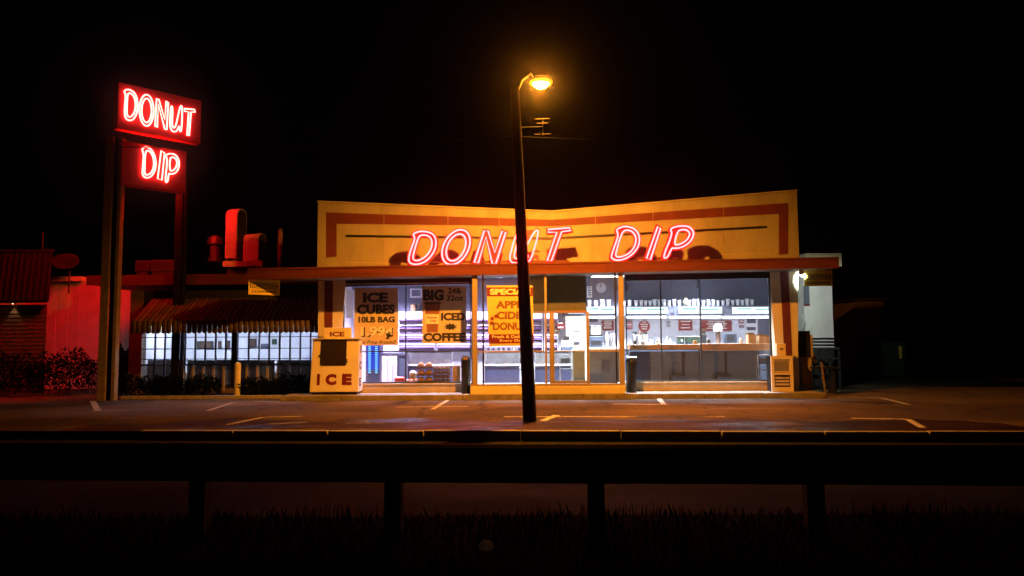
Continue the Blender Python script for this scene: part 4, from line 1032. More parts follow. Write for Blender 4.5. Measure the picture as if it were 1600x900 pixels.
dp = thing('dumpster', 'dull green dumpster in the dark at the far right', 'dumpster', ((X0 + X1) / 2, 34, 0))
MB().hexa([(X0 + .1, 33, .15), (X1 - .1, 33, .15), (X1 - .1, 34.4, .15), (X0 + .1, 34.4, .15), (X0, 32.9, Z1), (X1, 32.9, Z1), (X1, 34.5, Z1 + .15), (X0, 34.5, Z1 + .15)]).build('bin', 'green', dp)
MB().hexa([(X0 - .03, 32.85, Z1 + .005), (X1 + .03, 32.85, Z1 + .005), (X1 + .03, 34.55, Z1 + .155), (X0 - .03, 34.55, Z1 + .155), (X0 - .03, 32.85, Z1 + .06), (X1 + .03, 32.85, Z1 + .06), (X1 + .03, 34.55, Z1 + .21), (X0 - .03, 34.55, Z1 + .21)]).build('lid', 'black', dp)
MB().box(X1 - .35, X1 - .22, 32.82, 32.89, Z1 - .75, Z1 - .2).build('yellow_marker', 'yellow', dp)
for xx in (X0 + .2, X1 - .35): MB().cyl((xx, 33.2, .08), (xx + .1, 33.2, .08), .08).build('wheel', 'black', dp)
YD = 36.0; X0, X1, Z0, Z1 = BX(1340, 470, 1382, 560, YD)
fb = thing('far_shed', 'faint grey building in the dark right of the annex', 'building', ((X0 + X1) / 2, YD, 0))
MB().box(X0, X1, YD, YD + 4, 0, P(1360, 470, YD).z).build('wall', 'wingwall', fb); MB().box(X0 + .35, X1 - .25, YD - .05, YD - .002, P(1360, 520, YD).z, P(1360, 492, YD).z).build('door', 'nwall', fb)
MB().box(X0 - .2, X1 + .2, YD - .2, YD + 4, P(1360, 470, YD).z + .002, P(1360, 466, YD).z).build('roof', 'darkmetal', fb)

# ------------------------------------------------------------------ caution signs
def caution(p0, u_, w_, h_, label, th=.02):
    n_ = Vector((u_.y, -u_.x, 0)); t = MB().obox(p0, u_ * w_, -n_ * th, up * h_).build('caution_sign', 'yellow', loc=p0); tag(t, label, 'sign', 'yellow caution signs')
    f = p0 + n_ * .004
    lettering('CAUTION', f + u_ * w_ * .10 + up * h_ * .44, u_, up, w_ * .80, h_ * .20, 'lettering', 'blackink', t, .03)
    for (a_, b_, c_, d_) in ((.05, .95, .38, .41), (.05, .95, .67, .70), (.05, .08, .41, .67), (.92, .95, .41, .67)):
        MB().obox(f + u_ * w_ * a_ + up * h_ * c_, u_ * w_ * (b_ - a_), -n_ * .0035, up * h_ * (d_ - c_)).build('border', 'blackink', t)
    lettering('CLEARANCE', f + u_ * w_ * .10 + up * h_ * .12, u_, up, w_ * .80, h_ * .15, 'lettering', 'blackink', t, .02)
    for a_ in (.12, .88):
        MB().tube([p0 + u_ * w_ * a_ - n_ * .01 + up * h_, p0 + u_ * w_ * a_ - n_ * .01 + up * (h_ + .12)], .008, 5).build('hanger', 'darkmetal', t)
a = P(388, 460, 22.06); u1 = Vector((.80, .60, 0))
zt1 = P(389, 433, 22.06).z
caution(a, u1, .95, zt1 - a.z, 'bright yellow caution sign hanging under the left canopy end')
a = P(1257, 447, 22.9); b = P(1301, 447, 22.9)
caution(a, Vector((1, 0, 0)), b.x - a.x, P(1280, 420, 22.9).z - a.z, 'shaded yellow caution sign hanging under the right canopy end')

# ------------------------------------------------------------------ ice freezer
YI = 22.45
X0, X1, _, Z1 = BX(484, 530, 560, 613, YI)
zi0, zi1 = .15, P(522, 530, YI).z
icb = thing('ice_freezer', 'white outdoor ice freezer with red ICE lettering and dark door', 'ice freezer', ((X0 + X1) / 2, YI + .35, .15))
sl = .16                                                # front leans back toward the top
MB().hexa([(X0, YI, zi0 + .08), (X1, YI, zi0 + .08), (X1, YI + .68, zi0 + .08), (X0, YI + .68, zi0 + .08), (X0 + .04, YI + sl, zi1), (X1 - .02, YI + sl, zi1), (X1 - .02, YI + .68, zi1), (X0 + .04, YI + .68, zi1)]).build('body', 'icebody', icb, bevel=.02)
MB().box(X0 + .05, X1 - .05, YI + .06, YI + .62, zi0 + .002, zi0 + .079).build('plinth', 'black', icb)
MB().box(X0 + .0, X1 + .02, YI + sl - .07, YI + .70, zi1 + .001, zi1 + .035).build('lid', 'icebody', icb, bevel=.008)
fu = Vector((0, sl, zi1 - zi0 - .08)).normalized(); H_ = math.hypot(sl, zi1 - zi0 - .08); fo = Vector((X0, YI, zi0 + .08)); fn = Vector((0, -fu.z, fu.y))
W_ = X1 - X0
def face(u0, v0, name, m, u1, v1, th): 
    o = fo + Vector((1, 0, 0)) * W_ * u0 + fu * H_ * v0; return MB().obox(o + fn * .001, Vector((W_ * (u1 - u0), 0, 0)), fu * H_ * (v1 - v0), fn * th)
dr_ = face(.205, .50, '', '', .735, .985, .02).build('door', 'black', icb)
o_ = face(.225, .52, '', '', .715, .965, .024); o_.build('door_glass', 'darkglass', dr_)
face(.165, .66, '', '', .20, .70, .03).build('hinge', 'black', dr_); face(.745, .55, '', '', .765, .62, .03).build('handle', 'chrome', dr_)
for ch, (u0, u1_) in (('I', (.145, .205)), ('C', (.32, .545)), ('E', (.66, .86))):
    lettering(ch, fo + Vector((W_ * u0, 0, 0)) + fu * H_ * .13 + fn * .004, (1, 0, 0), fu, W_ * (u1_ - u0), H_ * .21, 'lettering', 'redink', icb, .07)
for ch, v0 in (('I', .70), ('C', .40), ('E', .10)):
    lettering(ch, (X1 + .003, YI + (.22 if ch == 'I' else .14) + sl * v0, zi0 + .08 + (zi1 - zi0) * v0), (0, 1, 0), (0, 0, 1), .10 if ch == 'I' else .26, .24, 'side_lettering', 'blackink', icb, .03)
tx0, tx1, tz0, tz1 = BX(506, 512, 548, 529, YI + .3)
tp = MB().box(tx0, tx1, YI + .25, YI + .45, zi1 + .036, tz1).build('top_sign', 'icebody', icb, bevel=.012)
lettering('ICE', (lerp(tx0, tx1, .24), YI + .246, lerp(zi1 + .04, tz1, .14)), (1, 0, 0), (0, 0, 1), (tx1 - tx0) * .54, (tz1 - zi1) * .40, 'lettering', 'redink', tp, .04)

# ------------------------------------------------------------------ newspaper box
YJ = 22.55
X0, X1, _, _ = BX(1205, 557, 1239, 612, YJ); zj1 = P(1222, 556, YJ).z
nbx = thing('newspaper_box', 'tan newspaper vending box at the right end of the walkway', 'newspaper box', ((X0 + X1) / 2, YJ + .2, .15))
H = zj1 - .15
MB().box(X0 + .01, X1 - .01, YJ + .025, YJ + .42, .15, zj1 - .005).build('body', 'black', nbx)
def nj(u0, u1_, v0, v1, y0, y1): return MB().box(lerp(X0, X1, u0), lerp(X0, X1, u1_), YJ + y0, YJ + y1, .15 + H * v0, .15 + H * v1)
fj = MB()
for (u0, u1_, v0, v1) in ((0, .13, .002, 1), (.87, 1, .002, 1), (.131, .869, .90, 1), (.131, .869, .47, .53), (.131, .869, .002, .13)):
    fj.box(lerp(X0, X1, u0), lerp(X0, X1, u1_), YJ - .03, YJ + .024, .15 + H * v0, .15 + H * v1)
fj.build('front_frame', 'newsbox', nbx)
nj(.14, .86, .54, .89, .0, .02).build('paper_window', 'paper', nbx); nj(.18, .82, .58, .85, -.006, -.001).build('newspaper', 'greypaper', nbx)
nj(.14, .86, .14, .46, .0, .02).build('paper_window', 'darkbrown', nbx)
for i in range(3): nj(.18, .82, .18 + .09 * i, .23 + .09 * i, -.012, -.001).build('newspaper_stack', 'paper', nbx)
nj(.40, .60, .45, .475, -.06, -.032).build('handle', 'black', nbx)
cx0, cx1, cz0, cz1 = BX(1214, 537, 1228, 556, YJ + .1)
cm = MB().box(cx0, cx1, YJ + .1, YJ + .25, zj1 - .004, cz1).build('coin_unit', 'newsbox', nbx, bevel=.01)
MB().box(lerp(cx0, cx1, .35), lerp(cx0, cx1, .65), YJ + .09, YJ + .099, lerp(zj1, cz1, .5), lerp(zj1, cz1, .62)).build('coin_slot', 'black', cm)

# ------------------------------------------------------------------ bins by the step
def bin_(x0, x1, y0, label):
    Y = 22.5; A, B, _, Z1 = BX(x0, y0, x1, 613, Y); t = thing('trash_bin', label, 'trash bin', ((A + B) / 2, Y + .2, .15), 'black bins flanking the entrance step')
    c = Vector(((A + B) / 2, Y + .2, .15)); r_ = (B - A) / 2; h_ = Z1 - .15
    MB().lathe(c, [(r_ * .86, 0), (r_ * .9, .02), (r_, h_ * .8), (r_ * 1.02, h_ * .82), (r_ * 1.02, h_ * .86)], 16).build('drum', 'black', t, smooth=True)
    MB().lathe(c + Vector((0, 0, h_ * .861)), [(r_ * 1.03, 0), (r_ * .98, h_ * .06), (r_ * .6, h_ * .13), (.02, h_ * .139)], 16).build('lid', 'black', t, smooth=True)
    return t, c, r_, h_
t, c, r_, h_ = bin_(719.5, 735, 556, 'black round trash bin left of the yellow entrance step')
MB().box(c.x - r_ * .5, c.x + r_ * .5, 22.45, 22.47, c.z + h_ * .9, c.z + h_ * .97).build('flap', 'brown', t)
t, c, r_, h_ = bin_(979, 996.5, 559, 'black round trash bin with steel hoop right of the entrance step')
MB().tube([c + Vector((-r_, -r_ * .4, h_ * .86)), c + Vector((-r_ * .8, -r_ * .4, h_ * 1.02)), c + Vector((r_ * .9, -r_ * .4, h_ * 1.02)), c + Vector((r_ * 1.15, -r_ * .4, h_ * .8))], .016, 6).build('hoop_handle', 'chrome', t)

# ------------------------------------------------------------------ posters in the windows
def poster(name, label, quad_px, Y, m):
    q = [P(a, b, Y) for a, b in quad_px]; q = [Vector((p.x, Y, p.z)) for p in q]
    t = MB().prism(q, (0, .006, 0)).build(name, m); return tag(t, label, 'poster', 'posters in the shop windows')
Yp = YW - .014
po = poster('poster', 'tan ICE CUBES price poster in the left shop window', [(553, 540), (622, 539), (622, 450), (554, 450)], Yp, 'paper')
Yt = Yp - .003
pxtext('ICE', 567, 457, 606, 473, Yt, 'lettering', 'blackink', po, .055); pxtext('CUBES', 558, 475.5, 617, 491, Yt, 'lettering', 'blackink', po, .05)
pxtext('10LB BAG', 560, 494.5, 617, 504, Yt, 'lettering', 'blackink', po, .05)
pxtext('1.99¢', 565, 511, 615, 530, Yt, 'price_shadow', 'blackink', po, .06); pxtext('1.99¢', 563.5, 510, 613.5, 528, Yt - .003, 'price', 'whiteink', po, .045)
pxtext('Best Price Around!', 557, 531.5, 619, 537.5, Yt, 'lettering', 'darkbrown', po, .02, .3)
po = poster('poster', 'tan BIG ICED COFFEE poster with a brown cup in the left window', [(660, 537), (729, 536), (728, 447.5), (659, 446.5)], Yp, 'paper')
pxtext('BIG', 661, 452, 693.5, 470, Yt, 'lettering', 'blackink', po, .06); pxtext('24&', 700, 449.5, 721, 459, Yt, 'lettering', 'blackink', po, .03); pxtext('32oz', 697.5, 461, 724, 470, Yt, 'lettering', 'blackink', po, .03)
pxtext('ICED', 689, 488.5, 727, 501, Yt, 'lettering', 'blackink', po, .055); pxtext('COFFEE', 661.5, 520, 727, 533.5, Yt, 'lettering', 'blackink', po, .055)
def flat(pts, name, m, par_, Y): return MB().prism([Vector((P(a, b, Y).x, Y, P(a, b, Y).z)) for a, b in pts], (0, .002, 0)).build(name, m, par_)
cu = flat([(667, 519), (684, 519), (688, 473.5), (663.5, 473.5)], 'cup_print', 'cupbrown', po, Yt)
flat([(662.5, 475), (689.5, 475), (688, 471.5), (664, 471.5)], 'cup_lid_print', 'darkbrown', po, Yt - .0025)
lbp = flat([(665.5, 506), (685.2, 506), (686, 491), (664.6, 491)], 'cup_label', 'whiteink', po, Yt - .0025)
pxtext('Donut', 667, 494, 683, 498, Yt - .005, 'lettering', 'redink', po, .03); pxtext('Dip', 672, 499.5, 682, 503.5, Yt - .005, 'lettering', 'redink', po, .03)
sp = [(695 + (9 + 2.2 * ((i % 2) * 2 - 1)) * math.cos(i * math.pi / 9) + 9, 510.5 + (5 + 1.2 * ((i % 2) * 2 - 1)) * math.sin(i * math.pi / 9)) for i in range(18)]
flat(list(reversed(sp)), 'splash_print', 'blackink', po, Yt)
Yq = YV + .04; Yr = Yq - .003
po = poster('poster', 'orange SPECIAL APPLE CIDER DONUTS poster in the entrance glazing', [(764, 541), (834, 540), (832.5, 446), (760, 446)], Yq, 'paper2')
flat([(761, 463), (832.5, 463), (832.5, 449), (760.5, 449)], 'red_band', 'redink', po, Yr)
pxtext('SPECIAL!', 765.5, 451, 829, 460.5, Yr - .003, 'lettering', 'whiteink', po, .05)
pxtext('APPLE', 774.5, 470, 826, 482, Yr, 'lettering', 'brownink', po, .05); pxtext('CIDER', 776, 486.5, 827, 499, Yr, 'lettering', 'brownink', po, .05); pxtext('DONUTS', 770, 503.5, 831, 516, Yr, 'lettering', 'brownink', po, .05)
flat([(764, 537), (834, 536), (834, 522), (763.5, 522.5)], 'red_band', 'redink', po, Yr)
pxtext('Fresh & Delicious', 769, 523.5, 831, 528.3, Yr - .003, 'lettering', 'whiteink', po, .02); pxtext('Every Day', 781, 530, 818, 535, Yr - .003, 'lettering', 'whiteink', po, .02)
for (lx, ly, rot) in ((769, 498, 0), (775, 494, 1), (768, 505, 2)):
    lp = [(lx + (4.6 if i % 2 == 0 else 2.0) * math.cos(i * math.pi / 5 + rot), ly + (4.6 if i % 2 == 0 else 2.0) * math.sin(i * math.pi / 5 + rot)) for i in range(10)]
    flat(list(reversed(lp)), 'leaf_print', 'redink', po, Yr - .002 - rot * .0025)

# ------------------------------------------------------------------ shop interior
YBK = YB - .004
g_ = 'ceiling lights in the shop'
for i, (px, Y) in enumerate(((600, 24.6), (700, 24.6), (800, 24.9), (900, 24.9), (1010, 24.7), (1120, 24.7), (620, 26.4), (760, 26.4), (950, 26.4), (1090, 26.4))):
    ceiling_light(P(px, 450, Y).x, Y, 4.098, 1.2, .5, ('front row' if Y < 25.5 else 'rear row') + f' ceiling light ' + ['above the ice cubes poster', 'above the iced coffee poster', 'above the cider poster', 'above the shop doors', 'left of the third window mullion', 'near the right shop window end', 'over the drinks cooler', 'over the donut racks', 'over the wall clock', 'over the long counter'][i], g_, 'troffer_violet' if px < 780 else 'troffer')
# menu light boxes
YM2 = 27.2
for (a, b, lb) in ((888, 912, 'short lit menu box seen through the shop door'), (917, 961, 'lit menu box under the round wall clock'), (977, 1043, 'lit menu box right of the tan door column'), (1060, 1127, 'lit menu box in the middle of the right window'), (1144, 1214, 'lit menu box at the right end of the back wall')):
    X0, X1, Z0, Z1 = BX(a, 480, b, 490, YM2); t = MB().box(X0, X1, YM2 - .10, YM2 - .002, Z0, Z1).build('menu_light_box', 'menu'); tag(t, lb, 'light box', 'lit menu boxes over the counter')
    if b - a > 40:
        for (u0, u1_, v) in ((.08, .40, .62), (.5, .92, .55)): MB().box(lerp(X0, X1, u0), lerp(X0, X1, u1_), YM2 - .106, YM2 - .101, lerp(Z0, Z1, v), lerp(Z0, Z1, v) + .05).build('menu_print', 'menuprint', t)
# under-bulkhead strip lights
for (a, b, lb) in ((920, 962, 'thin strip light below the clock menu box'), (978, 1042, 'thin strip light below the menu box right of the door column'), (1046, 1127, 'thin strip light below the middle menu box'), (1130, 1212, 'thin strip light below the right end menu box')):
    X0, X1, Z0, Z1 = BX(a, 494, b, 497, 27.34); t = MB().box(X0, X1, 27.34, 27.40, Z0, Z1).build('strip_light', 'coolstrip'); tag(t, lb, 'strip light', 'strip lights under the bulkhead'); MB().box(X0, X1, 27.41, 27.46, Z0 + .01, Z1).build('backing', 'white', t)
# tumblers along the ledge
ledge = P(1000, 478, 27.2).z
tum = None
def TL(px): return 'pale tumbler on the ledge ' + ('under the wall clock left of the wide door column' if px < 965 else 'between the wide door column and the first mullion' if px < 1033 else 'between the two thin mullions' if px < 1095 else 'right of the second thin mullion')
r3 = random.Random(9)
xs_c = [922, 932, 942.5, 953] + [979, 986, 996, 1004, 1011, 1018, 1025, 1033, 1040, 1048, 1056, 1064] + [1080 + 7.6 * i for i in range(14)]
for i, px in enumerate(xs_c):
    X = P(px, 473, 27.0).x
    if tum is None:
        mb = MB(); mb.lathe((X, 27.30, ledge + .001), [(.055, 0), (.06, .02), (.075, .22), (.068, .222), (.055, .04), (.01, .035)], 10); tum = mb.build('tumbler', 'tumbler', loc=(X, 27.30, ledge + .001), smooth=True)
        MB().lathe((X, 27.30, ledge + .001), [(.076, .19), (.079, .195), (.079, .225), (.076, .23)], 10).build('rim', 'white', tum)
        tag(tum, TL(px), 'tumbler', 'tumblers along the menu box ledge')
        base_x = X
    else:
        c = copy_tree(tum); c['label'] = TL(px); c.location = (X, 27.30 + r3.uniform(-.02, .02), ledge + .001); s_ = r3.uniform(.85, 1.08); c.scale = (s_, s_, s_)
q = P(1073, 473, 27.2); jr = MB(); jr.lathe((q.x, 27.32, ledge + .001), [(.05, 0), (.12, .08), (.13, .16), (.07, .24), (.05, .29)], 14); tj = jr.build('round_jar', 'beige', smooth=True); tag(tj, 'round beige jar among the tumblers on the ledge', 'jar'); MB().lathe((q.x, 27.32, ledge + .291), [(.06, 0), (.055, .03), (.01, .05)], 12).build('lid', 'darkbrown', tj)
# clock
q = P(939, 449.5, 27.4); ck = thing('wall_clock', 'round white wall clock on the blue grey bulkhead', 'clock', (q.x, 27.448, q.z))
CK = .25
rr = .21
def disc(cx, cz, r, y0, y1, n=24): return MB().cyl((cx, y0, cz), (cx, y1, cz), r, None, n)
disc(q.x, q.z, rr, 27.40, 27.447).build('rim', 'grey', ck); disc(q.x, q.z, rr * .92, 27.39, 27.399).build('dial', 'clockface', ck)
MB().box(q.x - .008, q.x + .008, 27.382, 27.388, q.z, q.z + .15).build('minute_hand', 'black', ck); MB().obox((q.x - .01, 27.375, q.z), (.02, 0, 0), (0, .006, 0), (-.03, 0, .10)).build('hour_hand', 'black', ck)
for i in range(12):
    a_ = i * math.pi / 6; MB().obox((q.x + .165 * math.sin(a_) - .006, 27.384, q.z + .165 * math.cos(a_) - .006), (.012, 0, 0), (0, .005, 0), (0, 0, .012)).build('hour_mark', 'black', ck)
def notice(name, label, x0, y0, x1, y1, Y, m, inner=None, lines=0, lm='grey', cat='notice', group=None, rnd_=False):
    X0, X1, Z0, Z1 = BX(x0, y0, x1, y1, Y)
    if rnd_: mb = disc((X0 + X1) / 2, (Z0 + Z1) / 2, (X1 - X0) / 2, Y - .03, Y - .001)
    else: mb = MB().box(X0, X1, Y - .03, Y - .001, Z0, Z1)
    t = mb.build(name, m); tag(t, label, cat, group)
    if inner: MB().box(lerp(X0, X1, .1), lerp(X0, X1, .9), Y - .034, Y - .0305, lerp(Z0, Z1, .1), lerp(Z0, Z1, .9)).build('face', inner, t)
    for i in range(lines):
        v = .22 + .62 * i / max(1, lines - 1) if lines > 1 else .5; in_ = .16 + (.12 if rnd_ and i in (0, lines - 1) else 0) + .06 * (i % 2)
        MB().box(lerp(X0, X1, in_), lerp(X0, X1, 1 - in_), Y - .04, Y - .0345, lerp(Z0, Z1, v) - .012, lerp(Z0, Z1, v) + .03).build('print_line', lm, t)
    return t
sgp = 'signs on the shop back wall'
notice('wall_notice', 'white paper notice pinned left of the wall clock', 917, 447.5, 925, 465, 27.45, 'white', None, 4, 'grey', group=sgp)
notice('wall_notice', 'purple blue square notice below the clock menu box', 921, 493, 934, 503, YBK, 'navy', 'bulk', 2, 'navy', group=sgp)
notice('wall_sign', 'red and white sign above the cup stacks', 940, 501, 959, 516, YBK, 'redink', None, 4, 'whiteink', 'sign', sgp)
notice('wall_sign', 'pink picture sign just right of the tan door column', 978, 501, 988, 514, YBK, 'redink', 'pink', 1, 'whiteink', 'sign', sgp)
notice('wall_sign', 'round red and white sign above the airpots', 997.5, 501, 1015.5, 518, YBK, 'redink', None, 4, 'whiteink', 'sign', sgp, True)
notice('wall_notice', 'small white notice right of the thin mullion', 1040, 502, 1048, 512, YBK, 'white', None, 3, 'grey', group=sgp)
notice('wall_sign', 'dark red framed sign above the green trays', 1060, 500, 1081.5, 516, YBK, 'redink', None, 3, 'whiteink', 'sign', sgp)
notice('wall_sign', 'wide dark red board behind the white domed dispenser', 1096, 500.5, 1143, 517, YBK, 'redink', None, 4, 'whiteink', 'sign', sgp)
notice('wall_notice', 'small red card left of the blue poster column', 1154, 500, 1162, 505, YBK, 'redink', None, 1, 'whiteink', group=sgp)
notice('wall_notice', 'small purple card left of the blue poster column', 1155, 508, 1162, 512, YBK, 'navy', None, 1, 'pink', group=sgp)
bp_ = notice('wall_poster', 'tall white poster with two blue pictures near the right end', 1165, 493, 1183.5, 536, YBK - .02, 'white', None, 0, cat='poster', group=sgp)
for (a, b) in ((497, 505), (511, 516)): pbox(1167, a, 1181, b, YBK - .055, .003).build('blue_picture', 'navy', bp_)
for (px, lb) in ((963, 'left'), (979.5, 'right')):
    X0, X1, Z0, Z1 = BX(px - 3, 445, px + 3, 453, 27.3); t = MB().box(X0, X1, 27.27, 27.447, Z0, Z1).build('wall_speaker', 'black', bevel=.02); tag(t, f'small black wall speaker just {lb} of the wide tan door column', 'speaker', 'small black speakers'); disc((X0 + X1) / 2, (Z0 + Z1) / 2, .05, 27.258, 27.269).build('cone', 'darkmetal', t)
q = P(1091, 447, 23.6); cmq = MB(); cmq.cyl((q.x, q.y - .1, q.z - .02), (q.x, q.y + .1, q.z), .045); cm_ = cmq.build('security_camera', 'black'); tag(cm_, 'small black camera by the top of the second window mullion', 'camera'); MB().box(q.x - .012, q.x + .012, q.y, q.y + .02, q.z + .04, 4.098).build('stem', 'black', cm_)
q = P(1050.5, 489, 25.5); pd = thing('pendant_light', 'small dark pendant hanging between two lit menu boxes', 'pendant', (q.x, q.y, q.z - .15))
MB().tube([(q.x, q.y, q.z + .1), (q.x, q.y, 4.098)], .006, 5).build('cord', 'black', pd); MB().lathe((q.x, q.y, q.z - .08), [(.06, 0), (.075, .04), (.05, .12), (.015, .19)], 12).build('shade', 'navy', pd, smooth=True); MB().sphere((q.x, q.y, q.z - .11), .05).build('globe', 'pink', pd, smooth=True)
# service counter across the right window
YC = 24.0
X0, X1 = P(984, 545, YC).x, P(1213, 545, YC).x; zt3, zb3 = P(1095, 537, YC).z, P(1095, 545.5, YC).z
ctr = thing('service_counter', 'long grey panelled counter with brown top behind the right window', 'counter', ((X0 + X1) / 2, YC + .3, .3))
xm_ = P(1096, 540, YC).x
MB().box(X0, xm_ - .01, YC - .06, YC + .55, zb3 - .01, zt3 - .02).build('counter_top', 'brown', ctr, bevel=.015); MB().box(xm_ + .01, X1, YC - .05, YC + .55, zb3 - .06, zt3 - .0).build('counter_top', 'brown', ctr, bevel=.015)
prev = X0
for i, px in enumerate((1016, 1066, 1093, 1133, 1188)):
    X = P(px, 560, YC).x; MB().box(prev + .012, X - .012, YC + .02, YC + .06, .38, zb3 - .065).build('front_panel', 'navy' if i == 0 else 'grey', ctr); prev = X
for px in (1068.5, 1134):
    X = P(px, 560, YC).x; MB().box(X - .035, X + .035, YC + .0, YC + .07, .38, zb3 - .066).build('post', 'black', ctr)
MB().box(X0 + .02, prev, YC + .08, YC + .5, .3, zb3 - .07).build('carcass', 'black', ctr)
for (a, b) in ((1048, 1069), (1120, 1142)):
    A, B, Z0, Z1 = BX(a, 586, b, 600, YC - .2); t = MB().box(A, B, YC - .25, YC - .03, .3, Z1).build('footstool', 'black', bevel=.02); tag(t, 'black low step box at the counter base, ' + ('left one' if a < 1100 else 'right one'), 'step box', 'step boxes at the counter'); MB().box(A + .03, B - .03, YC - .262, YC - .251, .4, Z1 - .05).build('front_recess', 'navy', t)
# metal chair
def chair(px, Y, label, rz=0.0):
    X = P(px, 570, Y).x; t = thing('cafe_chair', label, 'chair', (X, Y, .3), 'metal chairs in the shop')
    MB().box(X - .2, X + .2, Y - .2, Y + .2, .76, .80).build('seat', 'black', t, bevel=.02)
    for sx in (-1, 1):
        MB().tube([(X + sx * .19, Y - .2, .3), (X + sx * .19, Y - .18, .76)], .014, 6).build('leg', 'chrome', t)
        MB().tube([(X + sx * .19, Y + .2, .3), (X + sx * .19, Y + .19, .78)], .014, 6).build('leg', 'chrome', t)
    MB().tube([(X - .19, Y + .2, .78), (X - .19, Y + .24, 1.2), (X - .15, Y + .25, 1.25), (X + .15, Y + .25, 1.25), (X + .19, Y + .24, 1.2), (X + .19, Y + .2, .78)], .014, 6).build('back_frame', 'chrome', t)
    MB().box(X - .16, X + .16, Y + .2, Y + .22, .95, 1.15).build('backrest', 'black', t, bevel=.01)
chair(1197, 23.65, 'bright metal chair behind the newspaper box'); chair(884, 25.2, 'bright metal chair seen low through the shop door'); chair(820, 25.2, 'bright metal chair behind the lamp pole and low counter')
# back counter items (stand on the back counter)
YBc = 26.6; zbc = 1.50
bc = thing('back_counter', 'long white back counter carrying coffee machines', 'counter', (4, YBc + .3, .3))
A, B = P(915, 545, YBc).x, P(1212, 545, YBc).x
MB().box(A, B, YBc - .05, YB - .01, zbc - .05, zbc).build('counter_top', 'white', bc); MB().box(A + .05, B - .05, YBc, YB - .05, .3, zbc - .051).build('cabinet', 'grey', bc)
def item(x0, y0, x1, label, cat, name, Y=YBc + .15):
    X0, X1, _, Z1 = BX(x0, y0, x1, 540, Y); t = thing(name, label, cat, ((X0 + X1) / 2, Y + .15, zbc)); return t, X0, X1, zbc + .001, Z1, Y
t, X0, X1, Z0, Z1, Y = item(921, 508, 942, 'beige old monitor sitting on a grey coffee machine', 'coffee machine', 'coffee_machine')
zm = lerp(Z0, Z1, .50)
MB().box(X0, X1, Y, Y + .4, Z0, zm - .002).build('body', 'grey', t, bevel=.02); MB().box(X0 + .06, X1 - .06, Y - .01, Y - .001, lerp(Z0, zm, .2), lerp(Z0, zm, .6)).build('brew_bay', 'black', t)
MB().box(X0, X1, Y + .02, Y + .35, zm, Z1).build('hopper', 'darkmetal', t, bevel=.03); MB().box(X0 + .06, X1 - .07, Y + .01, Y + .019, lerp(zm, Z1, .15), lerp(zm, Z1, .85)).build('screen', 'beige', t)
for i, (px, y0) in enumerate(((948.5, 522), (954.5, 520), (960.5, 521))):
    X = P(px, 530, YBc + .1).x; Z1 = P(px, y0, YBc + .1).z; t = thing('cup_stack', ['leftmost', 'middle', 'rightmost'][i] + ' of three pale cup stacks right of the coffee machine', 'cup stack', (X, YBc + .1, zbc), 'cup stacks on the back counter')
    h_ = Z1 - zbc; MB().lathe((X, YBc + .1, zbc + .001), [(.05, 0), (.06, h_ * .9), (.055, h_)], 10).build('cup', 'steel' if i == 1 else 'white', t, smooth=True)
    for k in range(4): MB().lathe((X, YBc + .1, zbc + h_ * (.5 + .12 * k)), [(.056, 0), (.066, .005), (.066, .018), (.056, .02)], 10).build('cup_rim', 'white', t)
q = P(948, 525, YBc + .3); jg = MB(); jg.lathe((q.x, q.y, zbc + .001), [(.08, 0), (.09, .2), (.07, .42), (.09, .5), (.05, .56)], 12); t = jg.build('dark_jug', 'black', smooth=True); tag(t, 'dark jug behind the pale cup stacks', 'jug'); MB().tube([(q.x + .08, q.y, zbc + .12), (q.x + .15, q.y, zbc + .25), (q.x + .08, q.y, zbc + .42)], .014, 6).build('handle', 'black', t)
for i, (px, y0) in enumerate(((992, 517), (1000.5, 518), (1008.5, 518))):
    X = P(px, 530, YBc + .12).x; Z1 = P(px, y0, YBc + .12).z; h_ = Z1 - zbc; t = thing('airpot', ['left', 'middle', 'right'][i] + ' pale airpot with dark lid under the round sign', 'airpot', (X, YBc + .12, zbc), 'airpots on the back counter')
    MB().lathe((X, YBc + .12, zbc + .001), [(.085, 0), (.09, .02), (.09, h_ * .76), (.07, h_ * .8)], 14).build('flask', 'steel' if i == 0 else 'beige', t, smooth=True)
    MB().lathe((X, YBc + .12, zbc + h_ * .801), [(.075, 0), (.085, h_ * .05), (.06, h_ * .17), (.02, h_ * .19)], 14).build('lid', 'black' if i != 1 else 'darkbrown', t, smooth=True)
    MB().tube([(X, YBc + .04, zbc + h_ * .8), (X, YBc - .04, zbc + h_ * .78), (X, YBc - .05, zbc + h_ * .66)], .014, 6).build('spout', 'black', t)
    MB().tube([(X - .09, YBc + .05, zbc + h_ * .75), (X - .11, YBc, zbc + h_ * .45), (X - .09, YBc + .05, zbc + h_ * .2)], .009, 6).build('handle', 'black', t)
for i, px in enumerate((1017, 1023, 1029, 1042, 1047)):
    X = P(px, 530, YBc + .1).x; h_ = (.30, .42, .34, .40, .33)[i]; t = MB().lathe((X, YBc + .1, zbc + .001), [(.035, 0), (.04, .01), (.04, h_ * .6), (.014, h_ * .8), (.014, h_)], 10).build('syrup_bottle', 'white' if i != 1 else 'bulk', smooth=True)
    tag(t, ['short pale bottle nearest the airpots', 'blue grey bottle beside the airpots', 'pale bottle just left of the first thin mullion', 'tall pale bottle right of the first thin mullion', 'short pale bottle right of the first thin mullion'][i], 'bottle', 'bottles on the back counter'); MB().lathe((X, YBc + .1, zbc + h_), [(.018, 0), (.018, .03)], 8).build('cap', 'darkbrown', t)
